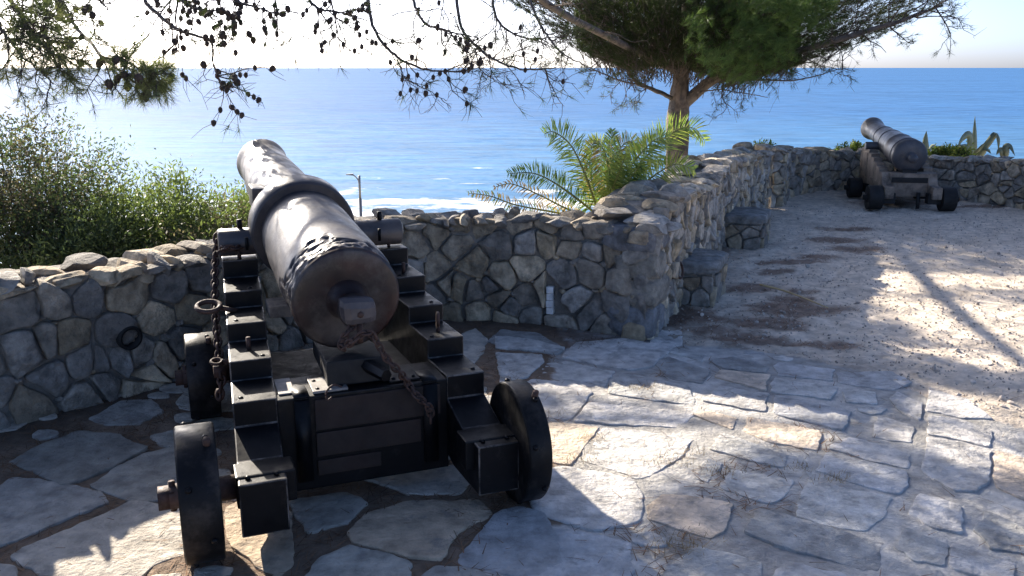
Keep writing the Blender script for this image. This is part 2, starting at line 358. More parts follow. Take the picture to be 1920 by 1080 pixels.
def hillside():
    th = np.radians(np.linspace(-100, 100, 161)); r = np.concatenate([np.linspace(.5, 14, 40), np.linspace(14.6, 75, 70)])
    T, R = np.meshgrid(th, r, indexing='ij'); X, Y = R * np.sin(T), R * np.cos(T); P = np.c_[X.ravel(), Y.ravel()]
    dw = np.where(inside(P, TERR), 0, polydist(P, WALL_A + WALL_B + WALL_C + [(16, 7)]))
    z = -.55 - .23 * dw + (fbm(P, .35, 21, 4) - .5) * np.clip(dw * .3, 0, 1.6)
    nr = len(r); i = np.arange(len(th) - 1)[:, None] * nr; j = np.arange(nr - 1)[None]
    mb = MB(); mb.add(np.c_[P, z], np.stack([i + j, i + nr + j, i + nr + j + 1, i + j + 1], -1).reshape(-1, 4))
    return mb
hs = hillside().build('hillside', M['soil']); tag(hs, kind='structure')
SEA_Z = -11.0
mb = MB(); mb.add([(-60000, 20, SEA_Z), (60000, 20, SEA_Z), (60000, 90000, SEA_Z), (-60000, 90000, SEA_Z)], [(0, 1, 2, 3)])
sea = mb.build('sea', sea_material()); tag(sea, kind='structure')

# ------------------------------------------------------------------ stones of walls and paving
def clip(poly, n, d):
    out = []; k = len(poly); s = [p[0] * n[0] + p[1] * n[1] - d for p in poly]
    for i in range(k):
        a, b = poly[i], poly[(i + 1) % k]; sa, sb = s[i], s[(i + 1) % k]
        if sa <= 0: out.append(a)
        if sa * sb < 0:
            t = sa / (sa - sb); out.append((a[0] + t * (b[0] - a[0]), a[1] + t * (b[1] - a[1])))
    return out
def voronoi(seeds, bounds, joint, jr, near=18):
    S = np.asarray(seeds, float); cells = []
    for i in range(len(S)):
        d = np.linalg.norm(S - S[i], axis=1); idx = np.argsort(d)[1:near + 1]
        poly = [(bounds[0], bounds[2]), (bounds[1], bounds[2]), (bounds[1], bounds[3]), (bounds[0], bounds[3])]
        for j in idx:
            n = (S[j] - S[i]) / d[j]; m = (S[i] + S[j]) / 2
            poly = clip(poly, n, n @ m - joint * jr.uniform(.25, .85))
            if len(poly) < 3: break
        if len(poly) >= 3: cells.append((i, np.array(poly)))
    return cells
def area(p): x, y = p[:, 0], p[:, 1]; return .5 * abs(np.dot(x, np.roll(y, 1)) - np.dot(y, np.roll(x, 1)))
def rounded(poly, maxe=.05, cut=.16):
    p = np.asarray(poly); q = []
    for i in range(len(p)):
        a, b = p[i], p[(i + 1) % len(p)]; L = np.linalg.norm(b - a)
        if L < 1e-4: continue
        c = min(cut, .010 / L + .03) if L > .03 else .22
        n = max(2, int(L / maxe) + 1)
        for t in np.linspace(c, 1 - c, n): q.append(a + (b - a) * t)
    return np.array(q)
STONE_COLS = [(.30, .29, .275), (.27, .265, .26), (.34, .32, .29), (.36, .32, .26), (.24, .24, .24), (.38, .33, .25), (.31, .31, .31), (.42, .37, .29)]
def pick(r, dark=1.0):
    return np.array(STONE_COLS[r.integers(len(STONE_COLS))]) * np.array([1.09, 1.0, .87]) * r.uniform(.68, 1.32) * dark
def stone_face(mb, poly, to3, proud, r, col, seed, wob=0.0, rings=((1.0, -1.2), (.995, .3), (.975, .72), (.93, .93), (.80, 1.0), (.62, 1.02), (.42, 1.02), (.2, 1.02)), tilt=.10, rough=.010):
    p = rounded(poly); tx, ty = r.normal(0, tilt, 2); V = []; k = len(p)
    if k < 3: return
    if wob: p = p + (np.stack([fbm(p, 17, seed + 1, 2), fbm(p, 17, seed + 2, 2)], 1) - .5) * wob
    c = p.mean(0)
    for sc, dep in rings:
        q = c + (p - c) * sc; dd = np.full(k, proud * dep)
        if dep > 0: dd = dd + ((q - c) @ np.array([tx, ty])) * min(1, dep)
        if dep > .3: dd = dd + ((fbm(q, 14, seed, 3) - .5) * rough * 2 + (fbm(q, 45, seed + 9, 2) - .5) * rough * .9) * min(1, dep)
        V.append(to3(q, dd))
    V.append(to3(c[None], np.array([proud * 1.05 + (float(fbm(c[None], 14, seed, 3)[0]) - .5) * rough * 2])))
    V = np.concatenate(V); nr = len(rings)
    Q = [(a * k + j, a * k + (j + 1) % k, (a + 1) * k + (j + 1) % k, (a + 1) * k + j) for a in range(nr - 1) for j in range(k)]
    Q += [((nr - 1) * k + j, (nr - 1) * k + (j + 1) % k, nr * k) for j in range(k)]
    cv = np.tile(col, (len(V), 1)) * (.88 + .24 * fbm(V, 7, seed + 3, 2))[:, None]
    mb.add(V, Q, cv)
class Path:
    def __init__(s, pts):
        s.p = np.asarray(pts, float); s.s = np.r_[0, np.cumsum(np.linalg.norm(np.diff(s.p, axis=0), axis=1))]; s.L = s.s[-1]
    def pos(s, t): return np.stack([np.interp(t, s.s, s.p[:, 0]), np.interp(t, s.s, s.p[:, 1])], -1)
    def nrm(s, t, e=.10):
        d = s.pos(np.clip(t + e, 0, s.L)) - s.pos(np.clip(t - e, 0, s.L)); d /= np.linalg.norm(d, axis=-1, keepdims=True)
        return np.stack([d[..., 1], -d[..., 0]], -1)      # right-hand side = terrace side
    def to3(s, q, d):
        n = s.nrm(q[:, 0]); p = s.pos(q[:, 0]); return np.c_[p + n * d[:, None], q[:, 1]]
def wall(name, label, pts, heights, thick=.42, row=.16, wid=.22, proud=.03, joint=.016, seed=1, hole=None, dark=1.0, jit=.24, cap=(.20, .13), upright=0.0, srange=None, core0=0.0, core1=0.0, small=.2):
    r = np.random.default_rng(seed); pa = Path(pts); hs_ = np.interp
    hx = np.linspace(0, pa.L, len(heights)) if not isinstance(heights[0], tuple) else np.array([h[0] for h in heights])
    hy = np.array([h if not isinstance(h, tuple) else h[1] for h in heights])
    hf = lambda t: np.interp(t, hx, hy)
    root = empty(name, (0, 0, 0), 0, label, 'wall')
    # core of mortar
    t = np.unique(np.r_[np.linspace(core0, pa.L - core1, int(pa.L / .12) + 2), (hole[0], hole[1]) if hole else []])
    n = pa.nrm(t); p = pa.pos(t); top = hf(t) - .045
    mb = MB()
    def slabs(a, b, z0, z1):
        i, j = a, b
        for k in range(i, j):
            f0, f1 = p[k] - n[k] * .012, p[k + 1] - n[k + 1] * .012; b0, b1 = p[k] - n[k] * thick, p[k + 1] - n[k + 1] * thick
            V = [(*f0, z0[k]), (*f1, z0[k + 1]), (*b1, z0[k + 1]), (*b0, z0[k]), (*f0, z1[k]), (*f1, z1[k + 1]), (*b1, z1[k + 1]), (*b0, z1[k])]
            Q = [(0, 1, 5, 4), (4, 5, 6, 7), (3, 7, 6, 2), (0, 3, 2, 1)]
            if k == i: Q.append((0, 4, 7, 3))
            if k == j - 1: Q.append((1, 2, 6, 5))
            mb.add(V, Q)
    z0 = np.full(len(t), -.6)
    if hole:
        a = int(np.argmin(abs(t - hole[0]))); b = int(np.argmin(abs(t - hole[1])))
        slabs(0, a, z0, top); slabs(b, len(t) - 1, z0, top)
        slabs(a, b, z0, np.full(len(t), hole[2])); slabs(a, b, np.full(len(t), hole[3]), top)
    else: slabs(0, len(t) - 1, z0, top)
    mb.build('mortar', M['mortar'], root, smooth=False)
    # face stones
    seeds = []; z = -.02; Hm = hy.max(); kk = 0
    while z < Hm + row:
        rh = row * r.uniform(.62, 1.35); s = -wid * r.uniform(0, 1)
        while s < pa.L + wid:
            w = wid * r.choice([.42, .6, .85, 1, 1.25, 1.7]); seeds.append((s + w / 2 + r.normal(0, jit * .12 * wid), z + rh / 2 + r.normal(0, jit * rh))); s += w
        z += rh; kk += 1
    n_ = len(seeds); seeds += [(r.uniform(0, pa.L), r.uniform(0, Hm)) for _ in range(int(n_ * small))]
    S_ = np.array(seeds); ok_ = [i for i in range(len(S_)) if i < n_ or np.sort(np.linalg.norm((S_ - S_[i]), axis=1))[1] > row * .33]; seeds = [seeds[i] for i in ok_]
    cells = voronoi(seeds, (0, pa.L, -.06, Hm + .3), joint, r)
    st = MB()
    for i, poly in cells:
        c = poly.mean(0)
        if srange and not (srange[0] <= c[0] <= srange[1]): continue
        hh = float(hf(c[0])) - .02 + r.normal(0, .012)
        poly = clip([tuple(q) for q in poly], (0, 1), hh)
        if len(poly) < 3: continue
        if hole:
            hp = [(hole[0], hole[2]), (hole[1], hole[3])]; q = np.array(poly)
            if q[:, 0].min() < hole[1] and q[:, 0].max() > hole[0] and q[:, 1].min() < hole[3] and q[:, 1].max() > hole[2]:
                c = q.mean(0); opts = [((1, 0), hole[0]), ((-1, 0), -hole[1]), ((0, 1), hole[2]), ((0, -1), -hole[3])]
                best = max((clip(poly, *o_) for o_ in opts), key=lambda z_: area(np.array(z_)) if len(z_) > 2 else 0); poly = best
                if len(poly) < 3: continue
        poly = np.array(poly)
        if area(poly) < .0016: continue
        stone_face(st, poly, pa.to3, proud * r.uniform(.4, 1.7), r, pick(r, dark), int(r.integers(9999)), wob=.035, tilt=.16, rough=.015)
    for i, poly in cells:      # chinking stones pressed into the joints
        if r.random() > .55: continue
        v = poly[r.integers(len(poly))]
        if v[1] < .02 or v[1] > hf(v[0]) - .07 or v[0] < .03 or v[0] > pa.L - .03: continue
        if hole and hole[0] - .05 < v[0] < hole[1] + .05 and v[1] < hole[3] + .04: continue
        q3 = pa.to3(v[None], np.array([.004]))[0]; nn = pa.nrm(np.array([v[0]]))[0]; z_ = r.uniform(.45, 1.0)
        rock(st, q3, (row * .42 * z_, .05, row * .30 * z_), math.atan2(nn[0], -nn[1]), pick(r, dark), int(r.integers(99999)))
    st.build('stonework', M['stone'], root)
    # rough coping stones on the crest
    cp = MB(); s = 0.0; cl, ch = cap; rows = max(2, int(thick / .19))
    for q in range(rows):
        s = r.uniform(0, .05)
        while s < pa.L:
            L = cl * r.choice([.45, .7, 1, 1.25, 1.5]); hgt = ch * r.uniform(.6, 1.35); sc = min(s + L / 2, pa.L)
            if not srange or srange[0] <= sc <= srange[1]:
                pp = pa.pos(np.array([sc]))[0]; nn = pa.nrm(np.array([sc]))[0]; off = .03 - (q + .5) * (thick / rows) + .02
                ang = math.atan2(nn[0], -nn[1]); pp = pp + nn * (off + r.normal(0, .012))
                zz = float(hf(sc)) - .035 + r.normal(0, .012)
                if r.random() < upright: L2, h2 = L * .6, hgt * 1.5
                else: L2, h2 = L, hgt
                rock(cp, (pp[0], pp[1], zz), (L2 * 1.08, thick / rows * 1.12, h2), ang + r.normal(0, .12), pick(r, dark), int(r.integers(99999)))
            s += L * .93
    cp.build('coping', M['stone'], root, smooth=False)
    return root, pa, hf
pA = Path(WALL_A)
def s_at(pa, pt):
    q = np.linspace(0, pa.L, 2000); return float(q[np.argmin(np.linalg.norm(pa.pos(q) - np.array(pt), axis=1))])
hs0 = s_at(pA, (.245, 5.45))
wA, pa_, hf_ = wall('parapet_wall', 'low grey rubble parapet curving behind the near cannon, with a small slit at its foot, its sunlit inside painted as pale blocks', WALL_A,
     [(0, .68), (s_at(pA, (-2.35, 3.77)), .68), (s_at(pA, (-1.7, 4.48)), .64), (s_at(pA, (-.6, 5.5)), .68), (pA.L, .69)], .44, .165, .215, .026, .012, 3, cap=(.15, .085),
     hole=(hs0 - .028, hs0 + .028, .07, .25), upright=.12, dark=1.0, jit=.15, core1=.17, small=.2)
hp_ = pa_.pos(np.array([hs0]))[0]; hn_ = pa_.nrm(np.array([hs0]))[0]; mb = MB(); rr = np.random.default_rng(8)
for k in range(4): box(mb, (hp_[0] + hn_[0] * rr.uniform(-.01, .004), hp_[1] + hn_[1] * rr.uniform(-.01, .004), .092 + k * .045), (.05 + rr.uniform(-.01, .006), .06, .043), [[math.cos(-.3), -math.sin(-.3), 0], [math.sin(-.3), math.cos(-.3), 0], [0, 0, 1]], (.80, .78, .74))  # blocks fill the slit; their pale colour paints the sunlight inside it
mb.build('slit_light_block', M['pebble'], wA, bevel=.006)
# drain pipe in the left part of that wall
mb = MB(); c = pa_.pos(np.array([s_at(pA, gnd(250, 735))]))[0]; nn = pa_.nrm(np.array([s_at(pA, gnd(250, 735))]))[0]
lathe(mb, [(0, .062), (.16, .062), (.165, .058), (.165, .045), (.02, .043)], (c[0] - nn[0] * .115, c[1] - nn[1] * .115, .30), (nn[0], nn[1], -.05), 24, caps=False)
mb.build('drain_pipe', M['oldblack'], wA)
# quoin blocks at the free corner of the parapet
q = MB(); rr = np.random.default_rng(4)
def blockstone(mb, c, s, ang, col, seed):
    r = np.random.default_rng(seed); V = ICO_V / np.max(np.abs(ICO_V), axis=1, keepdims=True)
    V = np.sign(V) * np.abs(V) ** .9; nl = np.linalg.norm(V, axis=1, keepdims=True); V = V * (1 - .10 * np.clip(nl - 1.25, 0, 1))
    V = V * np.array(s) / 2; V = V + (fbm(V, 9, seed, 3) - .5)[:, None] * .03 * V / (np.linalg.norm(V, axis=1, keepdims=True))
    ca, sa = math.cos(ang), math.sin(ang); V = V @ np.array([[ca, sa, 0], [-sa, ca, 0], [0, 0, 1]])
    mb.add(V + np.array(c), ICO_F, col)
for k, (z, sx, sy, sz, dx) in enumerate([(.085, .30, .26, .20, 0), (.27, .24, .30, .165, .005), (.435, .26, .24, .16, -.005), (.60, .34, .32, .16, -.03)]):
    blockstone(q, (.85 + dx * .5 - .878 * sx / 2 + .479 * sy / 2, 5.115 + .479 * sx / 2 + .878 * sy / 2, z), (sx, sy, sz), -.50, np.array([(.22, .225, .23), (.30, .275, .23), (.27, .25, .21), (.2, .2, .205)][k]), 40 + k)
q.build('quoin', M['stone'], wA)

wB, paB, hfB = wall('flank_wall', 'long pale rubble wall running from the corner back past the stone seats', WALL_B,
     [(0, .70), (.35, .80), (.9, .83), (1.3, .74), (2.2, .72), (2.9, .80), (4.0, .74), (5.2, .68), (5.8, .70)], .45, .125, .12, .022, .012, 11, jit=.26, cap=(.17, .09), upright=.15, dark=1.22, core0=.24)
wC, paC, hfC = wall('bastion_wall', 'far curved rubble wall enclosing the second cannon, sunlit at its right end', WALL_C,
     [(0, .70), (.3, .70), (.9, .62), (2.0, .53), (3.2, .50), (4.2, .55), (5.6, .58), (8.4, .60)], .45, .115, .19, .024, .012, 23, cap=(.17, .08), dark=1.25, jit=.2)

# stone seats against the flank wall
def seat_block(label, A, B, depth_dir, ln, h, seed, slab_h, dark):
    """A->B is the face seen on the right (along the wall), depth_dir points to the wall"""
    A = np.array(A); B = np.array(B); d = np.array(depth_dir) * ln
    root = empty('stone_seat', (0, 0, 0), 0, label, 'stone block', 'stone seats along the flank wall')
    r = np.random.default_rng(seed)
    loop = [A + d, A, B, B + d]; pa = Path(loop); mb = MB()
    ins = .02; ct = (A + B) / 2 + d / 2
    P = [ct + (x - ct) * .93 for x in loop]
    mb.add([(*x, -.05) for x in P] + [(*x, h - slab_h * .5) for x in P], [(0, 1, 5, 4), (1, 2, 6, 5), (2, 3, 7, 6), (3, 0, 4, 7), (4, 5, 6, 7)]); mb.build('core', M['mortar'], root, smooth=False)
    st = MB(); seeds = [(x + r.normal(0, .02), z + r.normal(0, .012)) for z in np.arange(.04, h + .05, .095) for x in np.arange(r.uniform(-.1, 0), pa.L + .1, .15)]
    corner = [pa.s[1], pa.s[2]]
    for i, poly in voronoi(seeds, (0, pa.L, -.03, h - slab_h), .012, r):
        c = poly.mean(0)
        for k in corner:   # keep every stone on one side of a corner
            poly = np.array(clip([tuple(q) for q in poly], (1, 0), k - .002)) if c[0] < k else np.array(clip([tuple(q) for q in poly], (-1, 0), -k - .002))
            if len(poly) < 3: break
        if len(poly) < 3 or area(poly) < .001: continue
        def t3(qq, dd, pa=pa):
            m = float(qq[:, 0].mean()); k = 0 if m < pa.s[1] else (1 if m < pa.s[2] else 2)
            e = (pa.p[k + 1] - pa.p[k]) / (pa.s[k + 1] - pa.s[k]); nn = np.array([e[1], -e[0]])
            return np.c_[pa.p[k] + (qq[:, :1] - pa.s[k]) * e + nn * dd[:, None], qq[:, 1]]
        stone_face(st, poly, t3, .012, r, pick(r, dark), int(r.integers(9999)), tilt=.05, rough=.007)
    st.build('stonework', M['stone'], root)
    tp = MB(); e = B - A; ang = math.atan2(e[1], e[0]); sz = (np.linalg.norm(e) + .03, ln + .04, slab_h)
    V = ICO_V / np.max(np.abs(ICO_V), axis=1, keepdims=True)
    nl = np.linalg.norm(V, axis=1, keepdims=True); V = V * (1 - .05 * np.clip(nl - 1.2, 0, 1)); V = V * np.array(sz) / 2
    V = V + (fbm(V, 8, seed, 3) - .5)[:, None] * .02
    ca, sa = math.cos(ang), math.sin(ang); V = V @ np.array([[ca, sa, 0], [-sa, ca, 0], [0, 0, 1]])
    tp.add(V + np.array([*ct, h - slab_h / 2]), ICO_F, np.array([.27, .275, .265]) * dark); tp.build('seat_slab', M['stone'], root)
    return root
wd = np.array([-.93, .37])
seat_block('nearer stone seat with rough mossy grey top and an iron ring beside it', (1.40, 5.95), (1.60, 6.42), wd, .36, .285, 5, .09, .95)
seat_block('farther stone seat with a thick dark slab on two block courses', (2.28, 7.90), (2.50, 8.44), wd, .36, .29, 6, .09, .85)
rb = MB(); torus(rb, (1.14, 5.84, .265), (.8, -.5, .2), .055, .009, 20, 8); tube(rb, [(1.06, 5.86, .33), (1.13, 5.85, .315)], .010, 8)
tag(rb.build('iron_ring', M['rust']), 'dark iron mooring ring on the flank wall above the nearer seat', 'ring')

# ------------------------------------------------------------------ paving slabs
def zm(o, k, P): return [(o[0] + x / k, o[1] + y / k) for x, y in P]
A_ = lambda *P: zm((960, 600), 2.0, P)
B_ = lambda *P: zm((0, 640), 2.454, P)
C_ = lambda *P: zm((280, 640), 2.454, P)
G1, G2, W1, W2, DK, BL = (.54, .525, .49), (.60, .57, .53), (.68, .56, .43), (.62, .51, .40), (.40, .39, .365), (.50, .49, .475)
SLABS = [(A_((-60, 60), (60, 70), (200, 100), (150, 115), (-60, 105)), G1), (A_((190, 135), (240, 80), (420, 60), (590, 95), (530, 165), (440, 180)), G2), (A_((85, 205), (135, 155), (200, 148), (385, 185), (345, 240), (230, 215)), G1),
 (A_((-60, 118), (110, 125), (125, 150), (60, 205), (-40, 228)), G1), (A_((-10, 262), (80, 215), (230, 230), (300, 260), (220, 362), (60, 345)), G2), (A_((580, 110), (600, 92), (725, 115), (715, 145)), G1),
 (A_((530, 150), (590, 130), (745, 180), (720, 230), (600, 215)), DK), (A_((760, 205), (790, 178), (965, 195), (945, 252)), W2), (A_((720, 295), (775, 240), (960, 265), (945, 335)), G2), (A_((380, 225), (420, 195), (660, 240), (690, 310), (560, 300), (360, 265)), G1),
 (A_((985, 270), (1010, 272), (1270, 335), (1245, 410), (980, 340)), BL), (A_((735, 140), (830, 125), (965, 165), (960, 190), (790, 170)), DK), (A_((980, 165), (1000, 145), (1205, 175), (1200, 220), (1000, 195)), BL),
 (A_((1215, 190), (1420, 190), (1500, 230), (1430, 260), (1230, 230)), BL), (A_((985, 205), (1215, 245), (1205, 290), (975, 255)), G1), (A_((1240, 260), (1360, 265), (1370, 310), (1260, 300)), G1), (A_((1410, 290), (1440, 265), (1540, 310), (1530, 370), (1460, 340)), G2),
 (A_((275, 520), (335, 395), (390, 395), (680, 445), (640, 500), (560, 560), (480, 590)), G2), (A_((40, 380), (190, 375), (320, 392), (225, 535), (65, 510)), W1), (A_((235, 372), (290, 305), (690, 345), (640, 400), (400, 385)), G2), (A_((680, 350), (735, 335), (845, 360), (825, 405)), W1),
 (A_((872, 410), (890, 358), (1150, 410), (1140, 480), (960, 450)), W1), (A_((750, 480), (790, 420), (1030, 500), (1010, 550), (850, 510)), G1), (A_((690, 585), (730, 515), (800, 535), (740, 605)), G1), (A_((1350, 430), (1370, 350), (1505, 390), (1500, 455), (1400, 440)), G2),
 (A_((1145, 560), (1175, 490), (1480, 565), (1480, 620), (1430, 655)), BL), (A_((1185, 475), (1260, 430), (1490, 480), (1480, 552), (1350, 520)), G2), (A_((780, 625), (830, 560), (1045, 595), (1025, 670), (960, 690)), G1), (A_((1060, 735), (1110, 600), (1430, 665), (1400, 740), (1310, 790), (1240, 780)), G1),
 (A_((500, 700), (570, 655), (640, 655), (830, 690), (800, 800), (740, 820), (510, 745)), W2), (A_((880, 800), (920, 715), (1390, 835), (1370, 940), (1290, 930), (1000, 850)), DK), (A_((1495, 730), (1530, 645), (1685, 695), (1675, 800), (1580, 780)), G2),
 (A_((1430, 850), (1470, 780), (1640, 845), (1620, 920), (1500, 900)), G1), (A_((1535, 560), (1560, 430), (1800, 480), (1790, 600), (1740, 640), (1660, 640)), G2), (A_((60, 560), (200, 545), (440, 590), (490, 660), (470, 760), (300, 790), (100, 730), (40, 640)), G2),
 (A_((80, 770), (300, 800), (430, 830), (460, 940), (380, 1010), (60, 1010), (10, 860)), BL), (A_((580, 920), (690, 850), (930, 905), (930, 1010), (560, 1010)), G1), (A_((980, 940), (1060, 915), (1250, 960), (1240, 1040), (960, 1040)), BL), (A_((1560, 350), (1700, 375), (1800, 410), (1790, 470), (1570, 420)), G2),
 (A_((1815, 480), (1940, 510), (2010, 570), (1970, 690), (1810, 620)), W2), (A_((1740, 790), (1790, 720), (1960, 800), (1950, 880), (1800, 860)), DK), (A_((1560, 262), (1700, 292), (1800, 365), (1690, 365), (1560, 335)), G2), (A_((1650, 835), (1880, 900), (1900, 1000), (1640, 930)), G2), (A_((1300, 960), (1380, 950), (1600, 940), (1640, 1040), (1290, 1060)), G1),
 (B_((60, 540), (180, 480), (350, 415), (520, 425), (660, 480), (520, 550), (370, 620), (290, 640), (180, 590)), DK), (B_((430, 640), (640, 510), (800, 480), (830, 600), (760, 700), (640, 720), (500, 680)), DK), (B_((-80, 720), (60, 625), (180, 625), (450, 680), (480, 730), (300, 800), (60, 900), (-80, 950)), BL),
 (B_((80, 970), (160, 920), (430, 810), (600, 730), (810, 760), (840, 950), (700, 1000), (600, 1080), (400, 1110), (200, 1040)), G2), (B_((420, 350), (560, 280), (680, 270), (740, 320), (640, 370), (500, 375)), BL), (B_((700, 420), (780, 400), (900, 410), (900, 470), (740, 465)), G1), (B_((-80, 1000), (60, 1030), (100, 1110), (-80, 1130)), BL),
 (C_((350, 770), (420, 740), (640, 780), (660, 1000), (600, 1060), (480, 1020), (370, 900)), W2), (C_((930, 880), (1020, 790), (1190, 740), (1480, 730), (1560, 800), (1400, 890), (1330, 1000), (1180, 980), (960, 920)), W2), (C_((720, 1090), (800, 990), (930, 940), (1100, 980), (1200, 1020), (1170, 1120), (720, 1150)), G1),
 (C_((1420, 1010), (1500, 900), (1620, 780), (1700, 760), (1830, 800), (1900, 1000), (1930, 1100), (1750, 1090), (1460, 1030)), BL), (C_((1250, 1090), (1330, 1035), (1500, 1060), (1560, 1100), (1500, 1170), (1250, 1170)), BL), (C_((1010, 620), (1140, 580), (1400, 560), (1460, 640), (1420, 690), (1200, 690)), G2), (C_((660, 720), (900, 690), (1000, 740), (900, 830), (740, 860), (680, 800)), G1),
 ([(838, 640), (890, 618), (915, 640), (880, 690), (850, 690)], G2), ([(915, 640), (940, 618), (1010, 625), (1055, 650), (1045, 662), (975, 655)], DK), ([(1085, 655), (1150, 632), (1205, 640), (1265, 640), (1240, 668), (1130, 672)], G2), ([(1218, 640), (1228, 612), (1278, 612), (1282, 640), (1250, 648)], G2)]
sr = np.random.default_rng(9); sb = MB()
placed = []
def slab(poly, col, seed):
    poly = np.asarray(poly); zb = float(ground_z(poly.mean(0)[None])[0])
    h = sr.uniform(.003, .008) * (1.5 if poly[:, 0].mean() < .1 else 1); tx, ty = sr.normal(0, .008, 2); c0 = poly.mean(0)
    def t3(q, d): return np.c_[q, (fbm(q, .7, 3, 2) - .5) * .05 - .012 + d + (q - c0) @ np.array([tx, ty])]
    p = resample(np.vstack([poly, poly[:1]]), .022)[:-1]
    p = p + (np.stack([fbm(p, 8, seed, 2), fbm(p, 8, seed + 5, 2)], 1) - .5) * .024 + (np.stack([fbm(p, 34, seed + 7, 2), fbm(p, 34, seed + 8, 2)], 1) - .5) * .018
    stone_face(sb, p, t3, h, sr, np.array(col) * sr.uniform(.88, 1.12) * (np.array([.86, .81, .73]) if c0[0] < -.15 else 1.0), seed, rings=((1, -1.5), (.9985, .5), (.994, .92), (.975, 1.0), (.86, 1.03), (.7, 1.03), (.5, 1.02), (.3, 1.02)), tilt=0, rough=.0035)
for k, (pp, col) in enumerate(SLABS):
    w = np.array([gnd(*p) for p in pp]); c = w.mean(0)
    w = c + (w - c) * (1.085 if c[0] < -.1 else 1.025); placed.append(w); slab(w, col, 100 + k)
# slabs the photo hides or only brushes: fill the rest of the paving
gx = [(x + sr.normal(0, .06), y + sr.normal(0, .05)) for y in np.arange(-3, 5.4, .42) for x in np.arange(-3.6, 2.6, .55)]
for i, poly in voronoi(gx, (-4.2, 3.2, -4, 5.6), .05, sr):
    c = poly.mean(0)
    if not inside(c[None], PAVE)[0] or not inside(poly, TERR).all(): continue
    if polydist(poly, WALL_A + WALL_B).min() < .1: continue
    if any(inside(poly, w).any() or inside(w, poly).any() or inside(c[None], w)[0] for w in placed): continue
    slab(poly, [G1, G2, DK, BL][i % 4], 300 + i)
# small packing stones in the gaps
for i in range(1500):
    c = np.array([sr.uniform(-2.6, 2.6), sr.uniform(2.0, 5.2)])
    s = sr.uniform(.05, .11)
    a = np.linspace(0, 2 * np.pi, 7)[:-1] + sr.uniform(0, 1); poly = c + np.c_[np.cos(a) * s * 1.4, np.sin(a) * s] * sr.uniform(.7, 1.1, (6, 1))
    if not inside(poly, PAVE).all(): continue
    if any(np.linalg.norm(w.mean(0) - c) < 1.2 and (inside(poly, w).any() or inside(w, poly).any()) for w in placed): continue
    placed.append(poly); slab(poly, [G1, G2, BL][i % 3], 900 + i)
pav = sb.build('paving', M['slab']); tag(pav, kind='structure')

# pebbles and needle litter
r = np.random.default_rng(31)
P = np.c_[r.uniform(.6, 6, 19000), 2.6 + 8 * r.random(19000) ** 1.5]
P = P[inside(P, TERR) & ~inside(P, PAVE) & (polydist(P, WALL_B + WALL_C) > .04)]
P = P[vnoise(P, 1.6, 4) + r.random(len(P)) * .6 > .55]
s = r.uniform(.0025, .008, len(P)) * (1 + 1.2 * (r.random(len(P)) > .95)); z = ground_z(P)
V = (ICO1_V[None] * (s[:, None, None] * r.uniform(.6, 1.3, (len(P), 1, 3)))) * r.uniform(.8, 1.2, (len(P), 12 if len(ICO1_V) == 12 else len(ICO1_V), 1)) + np.c_[P, z + s * .3][:, None]
Fq = (np.arange(len(P))[:, None, None] * len(ICO1_V) + ICO1_F[None]).reshape(-1, 3)
col = np.array([.54, .47, .40])[None] * r.uniform(.5, 1.25, (len(P), 1)); col = np.repeat(col, len(ICO1_V), 0)
mb = MB(); mb.add(V, Fq, col); tag(mb.build('gravel', M['pebble'], smooth=False), kind='stuff')
def needles_on(P, z, r, L=(.04, .09), w=.0016, cols=None, lift=.006):
    n = len(P); a = r.uniform(0, np.pi, n); l = r.uniform(*L, n); d = np.c_[np.cos(a), np.sin(a), r.normal(0, .12, n)] * l[:, None] / 2
    c = np.c_[P, z + lift * r.random(n) + .004]; t = np.c_[-np.sin(a), np.cos(a), np.zeros(n)] * (w * r.uniform(.7, 1.5, n))[:, None]
    V = np.stack([c - d - t, c - d + t, c + d + t * .3, c + d - t * .3], 1)
    return V.reshape(-1, 3), np.arange(n * 4).reshape(-1, 4)
cand = np.c_[r.uniform(-3, 6.2, 260000), r.uniform(2.0, 11.5, 260000)]
cand = cand[inside(cand, TERR)]
am = litter_amount(cand); n2 = fbm(cand, 6, 12, 4); pvm = inside(cand, PAVE)
insl = np.zeros(len(cand), bool)
for w_ in placed:
    bb = (cand[:, 0] > w_[:, 0].min()) & (cand[:, 0] < w_[:, 0].max()) & (cand[:, 1] > w_[:, 1].min()) & (cand[:, 1] < w_[:, 1].max())
    insl[bb] |= inside(cand[bb], w_)
pr = np.clip((am + (n2 - .5) * 1.1 - .34) * 1.2, .010, .30); pr = np.where(pvm & (cand[:, 0] < 0), np.maximum(pr, .035 * (n2 > .5)), pr)
gap = pvm & ~insl & (cand[:, 0] < .25); pr = np.where(gap, .5, pr)
gap2 = pvm & ~insl & (cand[:, 0] >= .25); pr = np.where(gap2, np.where(vnoise(cand, 2.2, 77) > .70, .5, .02), pr)
wf = polydist(cand, WALL_A) < .25; pr = np.where(wf & ~insl, .35, pr)
kp = r.random(len(cand)) < pr; P = cand[kp]
V, Q = needles_on(P, ground_z(P), r)
cc = np.array([.17, .095, .05])[None] * r.uniform(.5, 1.6, (len(P), 1)); mb = MB(); mb.add(V, Q, np.repeat(cc, 4, 0))
tag(mb.build('pine_needle_litter', M['litter'], smooth=False), kind='stuff')
